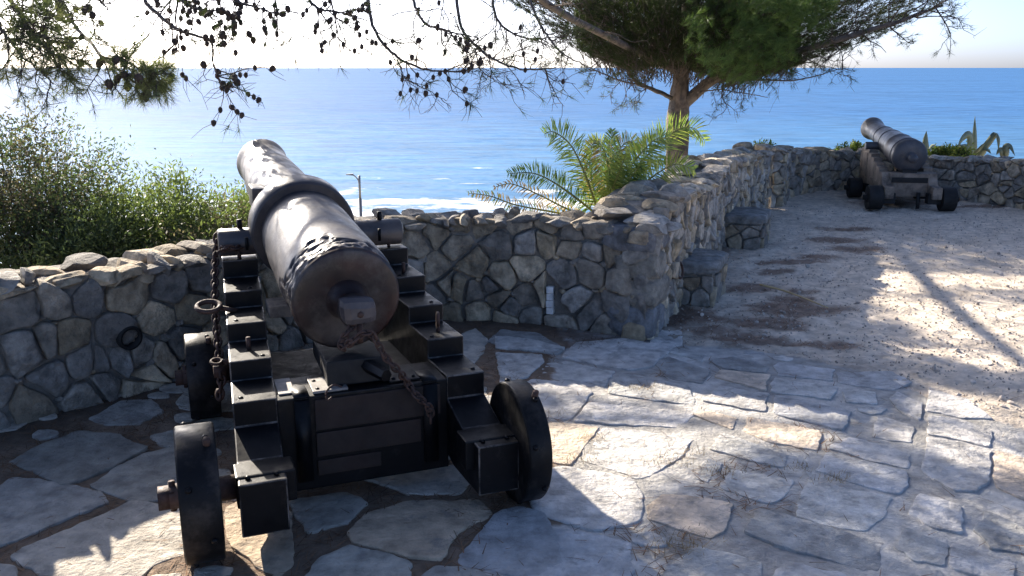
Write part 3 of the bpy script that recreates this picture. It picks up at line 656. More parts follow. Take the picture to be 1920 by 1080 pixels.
# dry grass tufts in the joints
tf = [(1245, 870), (1345, 885), (1490, 880), (1560, 900), (1265, 1030), (1300, 1020), (1210, 727), (1300, 850), (1090, 860), (1110, 820), (1020, 775)]
mb = MB()
for p in tf:
    c = gnd(*p); n = 80; Pp = c + r.normal(0, .045, (n, 2)) * np.array([1.3, .8]); zz = ground_z(Pp) + .012
    d = np.c_[r.normal(0, .6, (n, 2)), r.uniform(.15, .9, n)]; d *= (r.uniform(.02, .045, n) / np.linalg.norm(d, axis=1))[:, None]
    t = np.cross(d, [0, 0, 1.0]); t *= (.0012 / (np.linalg.norm(t, axis=1) + 1e-9))[:, None]; b = np.c_[Pp, zz]
    mb.add(np.stack([b - t, b + t, b + d], 1).reshape(-1, 3), np.arange(n * 3).reshape(-1, 3), np.repeat(np.array([.33, .24, .12])[None] * r.uniform(.6, 1.4, (n, 1)), 3, 0))
tag(mb.build('dry_grass', M['litter'], smooth=False), kind='stuff')
# a dry palm stalk lying on the gravel
a, b = gnd(1425, 541), gnd(1552, 581); mb = MB(); sp = smooth_path([(*a, .03), (*(a * .6 + b * .4 + np.array([.02, .02])), .03), (*b, .015)], 12)
tube(mb, sp, np.linspace(.009, .004, len(sp)), 6, (.62, .47, .25)); tag(mb.build('dry_stalk', M['litter']), 'long pale dry palm stalk lying on the gravel', 'stalk')

# ------------------------------------------------------------------ cannons
def ray_local(root_xy, yaw, px, py, u):
    """photo pixel -> cannon-local point on the cross plane at u"""
    cx, cy = (px - 960) / F, (540 - py) / F
    d = np.array([cx, math.cos(PITCH) + cy * math.sin(PITCH), -math.sin(PITCH) + cy * math.cos(PITCH)])
    fw = np.array([-math.sin(yaw), math.cos(yaw), 0]); lf = np.array([-math.cos(yaw), -math.sin(yaw), 0])
    o = np.array([-root_xy[0], -root_xy[1], H]); t = (u - o @ fw) / (d @ fw); X = o + t * d
    return np.array([u, X @ lf, X[2]])
def make_cannon(g):
    rz = math.pi / 2 + g['yaw']
    root = empty('cannon', (*g['xy'], g.get('z', 0)), rz, g['label'], 'cannon', 'old cannons on the terrace')
    wood = M[g['wood']]; W0, W1 = g['wR'], g['wF']; uF = g['uF']; vo = lambda u: W0 + (W1 - W0) * u / uF
    # stepped cheeks
    prof = g['profile']
    for s in (1, -1):
        bm = bmesh.new(); A = [bm.verts.new((u, s * vo(u), z)) for u, z in prof]; B = [bm.verts.new((u, s * (vo(u) - g['t']), z)) for u, z in prof]; n = len(prof)
        bm.faces.new(A); bm.faces.new(B[::-1])
        for i in range(n): bm.faces.new((A[i], B[i], B[(i + 1) % n], A[(i + 1) % n]))
        bmesh.ops.recalc_face_normals(bm, faces=bm.faces)
        res_ = bmesh.ops.bevel(bm, geom=list(bm.edges), offset=g.get('bev', .005), segments=2, profile=.6, affect='EDGES', clamp_overlap=True)
        for f in res_['faces']: f.material_index = 1
        bmesh.ops.triangulate(bm, faces=[f for f in bm.faces if len(f.verts) > 4])
        me = bpy.data.meshes.new('cheek'); bm.to_mesh(me); bm.free(); o = bpy.data.objects.new('cheek', me); COL.objects.link(o); me.materials.append(wood); me.materials.append(M['edge'] if g['wood'] == 'paint' else wood); o.parent = root
        for (ub, kind) in g.get('eyes', {}).get(s, []):
            zt = max(z for u, z in prof if u <= ub + 1e-6 and u >= ub - .33) if False else [z for (ua, za), (uc, z) in zip(prof[:-1], prof[1:]) if ua <= ub <= uc and abs(za - z) < .02][0]
            c = np.array([ub, s * (vo(ub) - g['t'] * .5), zt]); mb = MB()
            if kind == 'eye': tube(mb, [c, c + [0, 0, .03]], .008); torus(mb, c + [0, 0, .055], (.25, 1, 0), .026, .008, 18, 8)
            else: tube(mb, [c, c + [0, 0, .05]], .009, 8)
            mb.build('eyebolt', M['rust'], o)
        for (ub, dv) in g.get('bolts', []):
            z = [z for (ua, za), (uc, z) in zip(prof[:-1], prof[1:]) if ua <= ub <= uc and abs(za - z) < .02]
            if z:
                mb = MB(); mb.add(ICO1_V * np.array([.011, .011, .007]) + np.array([ub, s * (vo(ub) - g['t'] * dv), z[0]]), ICO1_F); mb.build('bolt', M['paint'], o)
    # axles
    for (ua, z, half, sec) in g['axles']:
        for s in (1, -1):
            mb = MB(); hw = vo(ua) - (vo(ua) - g['t']) + .04 if ua < .3 else vo(ua) + .01; box(mb, (ua, s * (vo(ua) + .01 - hw / 2), z), (sec, hw, sec)); ax = mb.build('axle', M[g['axwood']], root, bevel=.006)
            mb = MB(); e = half[0] if s > 0 else half[1]
            lathe(mb, [(0, sec * .36), (e - vo(ua) - .03, sec * .36)], (ua, s * vo(ua), z), (0, s, 0), 16); box(mb, (ua, s * (e - .02), z), (sec * .55, .05, sec * .5))
            if g.get('pin'): tube(mb, [(ua, s * (e - .04), z - .05), (ua, s * (e - .04), z + .055)], .011, 8)
            mb.build('axle_end', M['rust'] if g.get('pin') else M[g['axwood']], ax)
    # truck wheels
    for (ua, R, vc, wd, s, ph) in g['wheels']:
        mb = MB(); a = wd / 2; b = .008
        lathe(mb, [(-a, .03), (-a, R - b), (-a + b * .4, R - b * .3), (-a + b, R), (a - b, R), (a - b * .4, R - b * .3), (a, R - b), (a, .03)], (ua, vc, R), (0, 1, 0), 56)
        w = mb.build('wheel', wood if g['wheelmat'] is None else M[g['wheelmat']], root, smooth=False)
        for f in w.data.polygons: f.use_smooth = abs(f.normal[1]) < .5
        if g['wheelbolts']:
            for k in range(8):
                an = ph + k * math.pi / 4; d = np.array([math.cos(an), 0, math.sin(an)]); off = .25 * wd * (1 if k % 2 else -1)
                mb = MB(); mb.add(ICO1_V * .012 + np.array([ua, vc + off, R]) + d * (R + .001), ICO1_F); mb.build('bolt', M['paint'], w)
            mb = MB(); d = np.array([math.cos(2.0), 0, math.sin(2.0)]); c0 = np.array([ua, vc - wd * .28, R]) + d * (R - .01)
            tube(mb, [c0, c0 + d * .035], .012, 8); mb.build('pin', M['rust'], w)
        if g['hubs']:
            mb = MB(); lathe(mb, [(0, .05), (.012, .05), (.016, .03), (.05, .03)], (ua, vc + s * (wd / 2 - .002), R), (0, s, 0), 16); mb.build('hub', M['oldblack'], w)
    # barrel
    A = np.array(g['breech']); Bz = np.array(g['muzzle']); d = (Bz - A) / np.linalg.norm(Bz - A)
    mb = MB(); dp = None
    if g.get('flaky'):
        def flake(V, al): return np.clip((.165 + (fbm(V * np.array([1, 1.6, 1.6]), 5, 9, 4) - .5) * .42 - al) * 30, 0, 1)
        def dp(V, al):
            m = flake(V, al) * (al > .012)
            return m * (-.006 + (fbm(V * np.array([1.6, 1, 1]), 30, 5, 3) - .5) * .022) + (fbm(V, 6, 3, 2) - .5) * .004
    P = np.array(g['bprof'])
    dense = np.unique(np.r_[P[:, 0], np.linspace(P[:, 0].min(), g.get('dense', .3), 60)]) if g.get('flaky') else None
    body = [tuple(q) for q in P[:g['nb']]]; 
    if g.get('flaky'):
        al = np.r_[np.linspace(.012, .34, 100), np.linspace(.35, P[g['nb'] - 1, 0], 90)]
        body = [tuple(q) for q in P[:g['nf']]] + [(a_, float(np.interp(a_, P[g['nf'] - 1:g['nb'], 0], P[g['nf'] - 1:g['nb'], 1]))) for a_ in al[1:]]
    lathe(mb, body + [tuple(q) for q in P[g['nb']:]], A, d, 224 if g.get('flaky') else 48, disp=dp, caps=False)
    if g.get('flaky'):
        V = mb.v[0].reshape(-1, 3); al = (V - A) @ d; m = flake(V, al); hf = np.clip((fbm(V * np.array([1.6, 1, 1]), 30, 5, 3) - .35) * 3, 0, 1)
        c = np.ones((len(V), 3)); c = c * (1 - m[:, None]) + (np.array([.22, .20, .20]) + hf[:, None] * np.array([.75, .50, .42])) * m[:, None]; f = (al < .0125)[:, None]; rn = np.clip((fbm(V, 7, 35, 4) - .42) * 4, 0, 1)[:, None]
        c = np.where(f, np.array([.36, .28, .27]) * (1 - rn) + np.array([1.2, .55, .38]) * rn, c); mb.c[0] = c
    bar = mb.build('barrel', M[g['iron']], root)
    for (a0, a1, r) in g['bands']:
        mb = MB(); b = min(.008, (a1 - a0) * .25)
        lathe(mb, [(a0, r * .7), (a0, r - b), (a0 + b, r), (a1 - b, r), (a1, r - b), (a1, r * .7)], A, d, 96, caps=False); o = mb.build('reinforce_ring', M[g['iron2']], bar, smooth=False)
        for f in o.data.polygons: f.use_smooth = abs(Vector(f.normal).dot(Vector(d))) < .5
    tc = A + d * g['trun'][0]
    for s in (1, -1):
        mb = MB(); r = g['trun'][1]; e = g['trun'][2] if s > 0 else g['trun'][3]
        p0 = np.array([tc[0], s * .10, g['trun'][4]])
        lathe(mb, [(0, r), (e - .10 - .006, r), (e - .10, r - .006), (e - .10, .001)], p0, (0, s, 0), 32, caps=False); o = mb.build('trunnion', M[g['iron2']], bar, smooth=False)
        for f in o.data.polygons: f.use_smooth = abs(f.normal[1]) < .6
        if g.get('pin'):
            mb = MB(); c0 = p0 + np.array([.0, s * (e - .2), r - .005]); tube(mb, [c0, c0 + [0, 0, .045]], .012, 8); mb.build('pin', M['paint'], o); mb = MB(); tube(mb, [c0 + [-r - .02, -s * .02, -r - .02], c0 + [-r - .02, -s * .02, .0 - r * .4]], .008, 8); mb.build('bolt', M['paint'], o)
    mb = MB(); lathe(mb, g['casc'], A, -d, 40, col=(.42, .27, .24) if g.get('flaky') else (1, 1, 1)); cas = mb.build('cascabel', M[g['iron2']], bar)
    return root, bar, cas, A, d, vo

XY1, YAW1 = (-.433, 2.801), .367
pl = lambda px, py, u: ray_local(XY1, YAW1, px, py, u)
C1 = dict(xy=XY1, yaw=YAW1, label='large black cannon on a black stepped carriage, with a chain hanging from its breech', wood='paint', wR=.492, wF=.431, uF=1.321, t=.156,
    profile=[(0, .088), (0, .278), (.17, .284), (.336, .345), (.336, .439), (.566, .439), (.566, .52), (.817, .52), (.817, .597), (1.059, .597), (1.059, .672), (1.321, .672), (1.321, .753), (1.93, .753), (1.93, .26), (1.8, .15), (1.55, .14), (.45, .14), (.27, .088)],
    eyes={-1: [(.66, 'eye'), (1.14, 'stud'), (1.38, 'eye')], 1: [(.70, 'stud'), (1.36, 'stud')]}, bolts=[(.04, .2), (.04, .8), (.38, .2), (.60, .8), (.86, .25), (1.1, .7)],
    axles=[(.104, .228, (.735, .595), .115), (1.40, .2, (.67, .67), .11)], axwood='paint', pin=True,
    wheels=[(.104, .228, .611, .125, 1, .3), (.115, .228, -.536, .088, -1, .5), (1.40, .2, .555, .135, 1, .2), (1.40, .2, -.52, .125, -1, .2)], wheelmat='wheelpaint', wheelbolts=True, hubs=False,
    breech=(.5, .02, .738), muzzle=(2.5, .118, 1.068), flaky=True, iron='iron', iron2='iron',
    bprof=[(.004, .001), (.0, .08), (.0, .15), (.002, .196), (.012, .210), (.05, .215), (.25, .213), (.60, .204), (.82, .196), (.95, .184), (1.2, .170), (1.6, .149), (1.85, .134), (1.93, .133), (1.98, .140), (2.02, .143), (2.03, .138), (2.03, .078), (1.98, .072), (1.2, .07), (1.2, .001)], nf=5, nb=16,
    bands=[(.80, .94, .236)], trun=(.92, .063, .437, .415, .822), casc=[(-.02, .085), (.004, .082), (.022, .068), (.05, .056), (.06, .054), (.09, .062), (.13, .060), (.145, .05), (.15, .0)])
c1, bar1, cas1, A1, d1, vo1 = make_cannon(C1)
# details of the near carriage
mb = MB(); box(mb, (.445, 0, .245), (.23, .645, .37)); tr = mb.build('transom', M['paint'], c1, bevel=.006)
for (z0, z1, v0, v1) in [(.295, .415, -.29, .19), (.115, .175, -.05, .19), (.19, .285, -.21, .19)]:
    mb = MB(); box(mb, (.329, (v0 + v1) / 2, (z0 + z1) / 2), (.018, v1 - v0, z1 - z0)); mb.build('plank', M['brownwood'], tr, bevel=.003)
for v in (.235, -.25):
    mb = MB(); box(mb, (.321, v, .26), (.008, .055, .32)); box(mb, (.38, v, .434), (.125, .055, .008)); mb.build('strap', M['paint'], tr)
mb = MB(); box(mb, (.42, .125, .436), (.15, .13, .010)); box(mb, (.46, .28, .434), (.17, .06, .006)); pt = mb.build('plate', M['plate'], tr, bevel=.002)
mb = MB(); box(mb, (.44, -.16, .435), (.17, .12, .008)); mb.build('plate', M['paint'], tr, bevel=.002)
for (u, v) in [(.37, .08), (.37, .17), (.46, .08), (.46, .17), (.38, -.12), (.38, -.2), (.49, -.12)]:
    mb = MB(); mb.add(ICO1_V * np.array([.009, .009, .006]) + np.array([u, v, .441]), ICO1_F); mb.build('bolt', M['paint'], tr)
mb = MB(); box(mb, (.82, 0, .32), (.70, .60, .05)); mb.build('carriage_bed', M['oldblack'], c1, bevel=.004)
mb = MB(); box(mb, (1.0, .20, .60), (.16, .15, .05)); mb.build('bolster', M['oldwood'], c1, bevel=.004)
mb = MB(); V = [(.38, -.11, .437), (.38, .13, .437), (.38, .13, .535), (.38, -.11, .535), (.80, -.09, .437), (.80, .12, .437), (.80, .12, .50), (.80, -.09, .50)]
mb.add(V, [(0, 1, 2, 3), (4, 7, 6, 5), (0, 4, 5, 1), (3, 2, 6, 7), (0, 3, 7, 4), (1, 5, 6, 2)]); qn = mb.build('quoin', M['oldblack'], c1, bevel=.006)
mb = MB(); tube(mb, [(.40, -.02, .505), (.27, -.07, .495)], [.028, .024], 6); mb.build('handle', M['paint'], qn, smooth=False)
mb = MB(); k0 = A1 - d1 * .10
V = np.array([[0, -.055, .045], [0, .06, .05], [0, .05, -.035], [0, -.06, -.03], [-.05, -.062, .03], [-.05, .045, .036], [-.05, .04, -.05], [-.05, -.064, -.045]]) * np.array([1.1, 1.2, 1.15]) + k0 + np.array([-.02, 0, .012])
mb.add(V, [(0, 1, 2, 3), (4, 7, 6, 5), (0, 4, 5, 1), (3, 2, 6, 7), (0, 3, 7, 4), (1, 5, 6, 2)], (1.25, 1.2, 1.3)); mb.build('knob', M['iron'], cas1, bevel=.034)
mb = MB(); mb.add(ICO1_V * .014 + k0 + np.array([-.073, -.01, .0]), ICO1_F); tube(mb, [k0 + [-.045, -.01, -.03], k0 + [-.05, -.01, -.115]], .012, 8); mb.build('ring_bolt', M['rust'], cas1)
ch = [pl(672, 598, .36), pl(648, 628, .33), pl(640, 655, .33), pl(660, 640, .28), pl(690, 622, .28), pl(706, 640, .27), pl(722, 668, .26), pl(742, 690, .26), pl(756, 706, .28), pl(768, 724, .31), pl(778, 738, .27), pl(792, 752, .26), pl(806, 765, .27), pl(808, 790, .28)]
mb = MB(); chain(mb, smooth_path(ch, 60), .036, .0048); mb.build('chain', M['rust'], cas1)
mb = MB(); hk = [pl(640, 725, .31), pl(625, 722, .29), pl(612, 735, .29), pl(614, 750, .29), pl(622, 745, .29)]; tube(mb, smooth_path(hk, 16), .004, 6); mb.build('hook', M['rust'], tr)
# chains, ring and lug on the left cheek and barrel
lc = [pl(408, 440, 1.45), pl(404, 480, 1.42), pl(403, 530, 1.3), pl(404, 580, 1.2), pl(407, 625, 1.12), pl(411, 665, 1.04), pl(416, 700, .98), pl(412, 745, .95), pl(408, 735, .97)]
mb = MB(); chain(mb, smooth_path(lc, 60), .042, .006); mb.build('chain', M['rust'], c1)
lc = [pl(412, 470, 1.36), pl(425, 464, 1.30), pl(440, 466, 1.31), pl(452, 462, 1.36)]; mb = MB(); chain(mb, smooth_path(lc, 30), .036, .0055); mb.build('chain', M['rust'], c1)
p = pl(391, 575, 1.0); mb = MB(); torus(mb, p, (-.25, 0, 1), .046, .011, 24, 10); tube(mb, [p + [0, -.05, -.01], (1.0, .40, p[2] - .03)], .011, 8); mb.build('iron_ring', M['rust'], c1)
p = pl(406, 678, .98); mb = MB(); torus(mb, p, (-.25, 0, 1), .022, .007, 18, 8); tube(mb, [p + [0, -.02, 0], (.98, .42, p[2] - .01)], .010, 8); box(mb, p + np.array([.02, -.01, -.045]), (.06, .05, .045)); mb.build('iron_ring', M['rust'], c1)
mb = MB(); p = A1 + d1 * 1.12 + np.array([0, .155, .08]); box(mb, p, (.20, .07, .10)); mb.build('lug', M['iron'], bar1, bevel=.006)

C2 = dict(xy=(4.58, 10.0), yaw=-.15, label='smaller cannon on a weathered brown wooden carriage, standing by the far curved wall', wood='oldwood', wR=.315, wF=.27, uF=1.4, t=.105, bev=.008,
    profile=[(0, .14), (0, .275), (.17, .285), (.22, .36), (.24, .415), (.40, .415), (.40, .457), (.56, .457), (.56, .497), (.72, .497), (.72, .536), (.88, .536), (.88, .572), (1.02, .572), (1.02, .605), (1.5, .605), (1.5, .2), (1.3, .16), (.9, .2), (.4, .14)],
    axles=[(.10, .14, (.50, .50), .12), (1.10, .125, (.49, .49), .11)], axwood='oldblack', wheels=[(.10, .14, .40, .155, 1, 0), (.10, .14, -.40, .155, -1, 0), (1.10, .125, .40, .155, 1, 0), (1.10, .125, -.40, .155, -1, 0)], wheelmat='oldblack', wheelbolts=False, hubs=True,
    breech=(.27, 0, .60), muzzle=(2.18, 0, .80), iron='oldiron', iron2='oldiron',
    bprof=[(-.02, .001), (-.015, .10), (.0, .17), (.02, .192), (.06, .198), (.08, .188), (.45, .178), (.47, .183), (.50, .176), (.85, .16), (.87, .152), (1.25, .136), (1.6, .118), (1.72, .116), (1.80, .130), (1.88, .150), (1.915, .152), (1.92, .142), (1.92, .075), (1.5, .07), (1.5, .001)], nf=4, nb=18,
    bands=[(.14, .17, .193), (.86, .90, .162), (1.22, 1.25, .142)], trun=(.92, .05, .30, .30, .645), casc=[(-.01, .08), (.02, .055), (.04, .035), (.06, .034), (.075, .045), (.095, .055), (.12, .053), (.14, .035), (.148, .0)])
c2, bar2, cas2, A2, d2, vo2 = make_cannon(C2)
mb = MB(); box(mb, (.30, 0, .28), (.20, .44, .27)); tr2 = mb.build('transom', M['oldwood'], c2, bevel=.01)
mb = MB(); box(mb, (.197, 0, .335), (.012, .40, .06)); mb.build('plank', M['oldblack'], tr2, bevel=.003)
mb = MB(); box(mb, (.85, 0, .24), (.9, .42, .05)); mb.build('carriage_bed', M['oldblack'], c2, bevel=.004)
mb = MB(); box(mb, (.36, .0, .425), (.24, .17, .05)); mb.build('quoin', M['oldblack'], c2, bevel=.006)
for s in (1, -1):
    mb = MB(); box(mb, (1.25, s * (vo2(1.25) + .006), .42), (.34, .016, .30)); box(mb, (.62, s * (vo2(.62) + .006), .27), (.5, .014, .05)); mb.build('side_plate', M['oldwood'], c2, bevel=.004)
mb = MB(); tube(mb, [(.16, -.10, .20), (.14, -.10, .012)], .022, 8); mb.build('prop', M['oldblack'], c2)

# ------------------------------------------------------------------ plants
def hill_z(x, y):
    d = polydist(np.array([[x, y]]), WALL_A + WALL_B + WALL_C + [(16, 7)])[0]; return -.55 - .23 * d
def unit(v): v = np.asarray(v, float); return v / (np.linalg.norm(v, axis=-1, keepdims=True) + 1e-12)
def tufts(mb, C, D, n, L, w, spread, cols, r, along=.05):
    N = len(C); B = np.repeat(C, n, 0) - np.repeat(D, n, 0) * (r.random((N * n, 1)) * along)
    d = unit(np.repeat(D, n, 0) + r.normal(size=(N * n, 3)) * spread); l = r.uniform(*L, (N * n, 1))
    t = unit(np.cross(d, r.normal(size=(N * n, 3)))) * (w * r.uniform(.7, 1.3, (N * n, 1)))
    V = np.stack([B - t, B + t, B + d * l], 1).reshape(-1, 3); c = np.repeat(np.repeat(cols, n, 0) * r.uniform(.75, 1.25, (N * n, 1)), 3, 0)
    mb.add(V, np.arange(len(V)).reshape(-1, 3), c)
def leaves(mb, B, D, L, w, cols, r, bend=.0):
    N = len(B); l = r.uniform(*L, (N, 1)); D = unit(D); t = unit(np.cross(D, r.normal(size=(N, 3)))) * (w * r.uniform(.7, 1.3, (N, 1)))
    m = B + D * l * .45; V = np.stack([B, m + t, B + D * l + np.array([0, 0, -bend]) * l, m - t], 1).reshape(-1, 3)
    mb.add(V, np.arange(N * 4).reshape(-1, 4), np.repeat(cols, 4, 0))
def shrub(name, label, c, size, seed, ncl, nl, cols, L, w, up=.8, group='shrubs beyond the left wall', spray=.17, cat='shrub', zb=None):
    r = np.random.default_rng(seed); c = np.array(c); zb = hill_z(c[0], c[1]) if zb is None else zb
    root = empty(name, (c[0], c[1], zb), 0, label, cat, group); top = c[2]; size = np.array(size)
    cl = []
    while len(cl) < ncl:
        q = r.normal(size=3); q /= np.linalg.norm(q); q = q * (r.random() ** .45); p = q * size
        if p[2] < -size[2] * .8: continue
        if vnoise(q[None] * 1.0 + 7, 2.6, seed)[0] + r.random() * .25 < .42: continue
        cl.append(p)
    cl = np.array(cl) * (1 + .25 * (r.random((ncl, 1)) - .5)); ctr = np.array([0, 0, top - zb - size[2]])
    st = MB(); bases = r.normal(0, .07, (ncl, 3)) * np.array([1, 1, 0]); tips = cl + ctr
    mid = bases * .5 + tips * .5 + r.normal(0, .07, (ncl, 3)) - np.array([0, 0, .05]); Pt = np.stack([bases - [0, 0, .1], bases * .8 + tips * .2 + [0, 0, .05], mid, tips], 1)
    tubes(st, Pt, np.tile(np.array([.011, .008, .004, .0015]), (ncl, 1)), 5); st.build('stem', M['twig'], root)
    lf = MB(); per = nl // ncl; D0 = unit(cl / size + np.array([0, 0, up * .25]))
    tt = r.random((ncl * per, 1)) ** .7; Bp = np.repeat(tips, per, 0) + np.repeat(D0, per, 0) * (tt * spray - spray * .4) + r.normal(0, spray * .42, (ncl * per, 3))
    D = np.repeat(D0, per, 0) + r.normal(0, 1.0, (ncl * per, 3)); pc = np.array(cols)[r.integers(len(cols), size=ncl)] * r.uniform(.75, 1.25, (ncl, 1))
    leaves(lf, Bp, D, L, w, np.repeat(pc, per, 0) * r.uniform(.7, 1.3, (ncl * per, 1)), r); lf.build('foliage', M['leaf'], root, smooth=False)
    return root
YG, OG, DG, BR = (.155, .19, .07), (.11, .14, .06), (.065, .088, .045), (.14, .115, .09)
shrub('shrub', 'tall feathery shrub at the left edge, brownish and backlit, above the parapet', at(28, 225, 6.3), (.55, .55, .60), 51, 230, 27000, [DG, BR, OG, BR], (.022, .05), .0058, .6, spray=.18)
shrub('shrub', 'dark shrub low at the left edge under the feathery one', at(60, 400, 5.9), (.55, .5, .5), 52, 143, 15000, [DG, DG, OG], (.024, .052), .0062, .8)
shrub('shrub', 'light green rounded shrub right of the feathery one', at(215, 338, 6.5), (.45, .5, .55), 53, 195, 21000, [YG, OG, YG], (.024, .052), .0062, 1.0)
shrub('shrub', 'low dark green shrub close behind the left parapet in front of the lighter shrubs', at(170, 390, 5.9), (.42, .4, .42), 54, 130, 14000, [DG, OG], (.024, .052), .0062, 1.0)
shrub('shrub', 'yellow green shrub with upright narrow leaves, midway behind the left parapet', at(325, 352, 6.4), (.42, .45, .5), 55, 195, 21000, [YG, YG, OG], (.024, .052), .0062, 1.2)
shrub('shrub', 'yellow green shrub nearest the cannon barrel behind the parapet', at(440, 350, 6.7), (.42, .45, .5), 56, 195, 21000, [YG, OG, YG], (.024, .052), .0062, 1.2)
shrub('shrub', 'brownish shrub low behind the parapet beside the cannon', at(385, 400, 6.1), (.32, .35, .4), 57, 104, 11000, [OG, BR, YG], (.024, .052), .0062, 1.1)

# palm
pc = at(1128, 430, 6.7); pb = np.array([pc[0], pc[1], hill_z(pc[0], pc[1])])
palm = empty('palm', tuple(pb), 0, 'small feathery palm growing behind the parapet corner, left of the pine trunk', 'palm')
r = np.random.default_rng(61); mb = MB()
tube(mb, [pb * 0 - [0, 0, .1], [0, 0, pc[2] - pb[2] - .1], [0, 0, pc[2] - pb[2] + .05]], [.13, .12, .06], 12, (.16, .11, .07)); mb.build('trunk', M['bark'], palm)
def frond(px, L, cols, n=62, w=.0042, vee=.55, dead=0.0, fw=.55, lean=(0, -1, .4)):
    P = np.array([at(*p) for p in px]) - pb; P = smooth_path(P, 40); P = resample(P, np.linalg.norm(np.diff(P, axis=0), axis=1).sum() / n); T = unit(np.gradient(P, axis=0)); k = len(P)
    up = unit(np.array(lean) - T * (T @ np.array(lean))[:, None]); S = np.cross(T, up); mb = MB()
    tube(mb, P, np.linspace(.011, .003, k), 6, (.30, .30, .12)); t = np.linspace(0, 1, k)
    for s in (1, -1):
        for rep in range(2):
            kk = np.arange(int(k * .10), k); ln = L * (np.sin(np.clip(t[kk], .03, 1) * np.pi * .86 + .28) ** .7) * r.uniform(.8, 1.15, len(kk))
            D = unit(S[kk] * s * r.uniform(.7, 1.0, (len(kk), 1)) + T[kk] * fw * r.uniform(.7, 1.6, (len(kk), 1)) + up[kk] * r.normal(vee * .6, .22, (len(kk), 1)) + r.normal(0, .08, (len(kk), 3)))
            B = P[kk] + T[kk] * r.uniform(0, .012, (len(kk), 1)); t_ = unit(np.cross(D, up[kk] + .4 * r.normal(size=(len(kk), 3)))) * w
            dr = np.array([0, 0, -1.0]) * ln[:, None] * (.10 + dead * .3)
            m1 = B + D * ln[:, None] * .35; m2 = B + D * ln[:, None] * .72 + dr * .4; e = B + D * ln[:, None] + dr
            V = np.stack([B - t_ * .4, B + t_ * .4, m1 + t_, m2 + t_ * .7, e, m2 - t_ * .7, m1 - t_], 1).reshape(-1, 3); o = np.arange(len(kk))[:, None] * 7
            c = np.array(cols)[r.integers(len(cols), size=len(kk))] * r.uniform(.75, 1.25, (len(kk), 1))
            base = mb.n; mb.add(V, np.concatenate([o + np.array([0, 1, 2, 6]), o + np.array([6, 2, 3, 5])]), np.repeat(c, 7, 0)); mb.m.append(np.concatenate([o + np.array([5, 3, 4])]) + base)
    return mb.build('frond', M['palm'], palm, smooth=False)
GP, YP, DP, BP = (.19, .275, .08), (.33, .37, .11), (.11, .18, .06), (.42, .29, .16)
frond([(1124, 405, 6.7), (1100, 335, 6.6), (1072, 275, 6.5), (1040, 248, 6.4), (1022, 250, 6.3)], .20, [GP, YP, GP])
frond([(1122, 405, 6.7), (1085, 375, 6.6), (1040, 343, 6.4), (1000, 325, 6.3), (955, 325, 6.2)], .15, [DP, GP], dead=.1)
frond([(1130, 405, 6.6), (1141, 350, 6.3), (1138, 300, 6.1), (1124, 268, 6.0), (1108, 262, 5.95)], .17, [YP, GP, YP], lean=(.3, -.8, .6))
frond([(1136, 405, 6.7), (1180, 330, 6.8), (1225, 280, 6.9), (1265, 245, 7.0), (1300, 240, 7.0), (1320, 262, 7.0)], .21, [GP, YP, GP])
frond([(1140, 405, 6.7), (1190, 360, 6.6), (1232, 325, 6.5), (1268, 308, 6.4), (1300, 318, 6.4)], .17, [YP, YP, GP])
frond([(1132, 405, 6.8), (1150, 330, 7.0), (1160, 285, 7.1), (1180, 265, 7.2), (1205, 280, 7.3)], .17, [BP, GP, DP], dead=.3)
frond([(1130, 405, 6.8), (1142, 320, 7.1), (1146, 270, 7.3), (1148, 245, 7.4)], .15, [GP, DP])
frond([(1126, 405, 6.8), (1108, 330, 6.9), (1108, 280, 6.9), (1118, 262, 6.9)], .15, [BP, YP, BP], dead=.2)
frond([(1134, 405, 6.6), (1160, 370, 6.4), (1185, 330, 6.2), (1200, 310, 6.1)], .18, [DP, DP, GP])
frond([(1120, 415, 6.7), (1050, 400, 6.6), (970, 385, 6.4), (920, 368, 6.3), (880, 362, 6.2)], .10, [BP, BP, GP], n=44, dead=.5)
frond([(1122, 415, 6.7), (1060, 390, 6.6), (1010, 365, 6.6), (960, 345, 6.6), (930, 350, 6.6)], .09, [BP, BP], n=30, dead=.6)

frond([(1134, 405, 6.6), (1165, 340, 6.5), (1195, 295, 6.45), (1228, 262, 6.4), (1250, 258, 6.4)], .19, [YP, GP, YP])
frond([(1132, 405, 6.5), (1150, 350, 6.2), (1166, 310, 6.05), (1172, 292, 6.0)], .17, [GP, YP])
# agaves and succulents behind the far wall
def agave(label, base, lv, zb, seed):
    r = np.random.default_rng(seed); b = np.array([base[0], base[1], zb]); root = empty('agave', tuple(b), 0, label, 'agave'); 
    for (pts, w) in lv:
        P = smooth_path(np.array([at(*p) for p in pts]) - b, 16); T = unit(np.gradient(P, axis=0)); k = len(P); t = np.linspace(0, 1, k)
        hw = w * np.clip(np.sin((t * .62 + .38) * np.pi) ** .8, .02, 1); S = unit(np.cross(T, np.array([.25, -1, .1]))); S[:] = unit(S); N = np.cross(S, T); mb = MB(); th = hw * .35 + .004
        R = np.stack([P - S * hw[:, None], P - N * th[:, None] * .5, P + S * hw[:, None], P + N * th[:, None]], 1).reshape(-1, 3)
        i = np.arange(k - 1)[:, None] * 4; j = np.arange(4)[None]; Q = np.stack([i + j, i + (j + 1) % 4, i + 4 + (j + 1) % 4, i + 4 + j], -1).reshape(-1, 4)
        mb.add(R, Q, np.array([.30, .33, .22]) * r.uniform(.8, 1.15)); mb.build('leaf', M['agave'], root)
    return root
ab = at(1822, 292, 12.3)
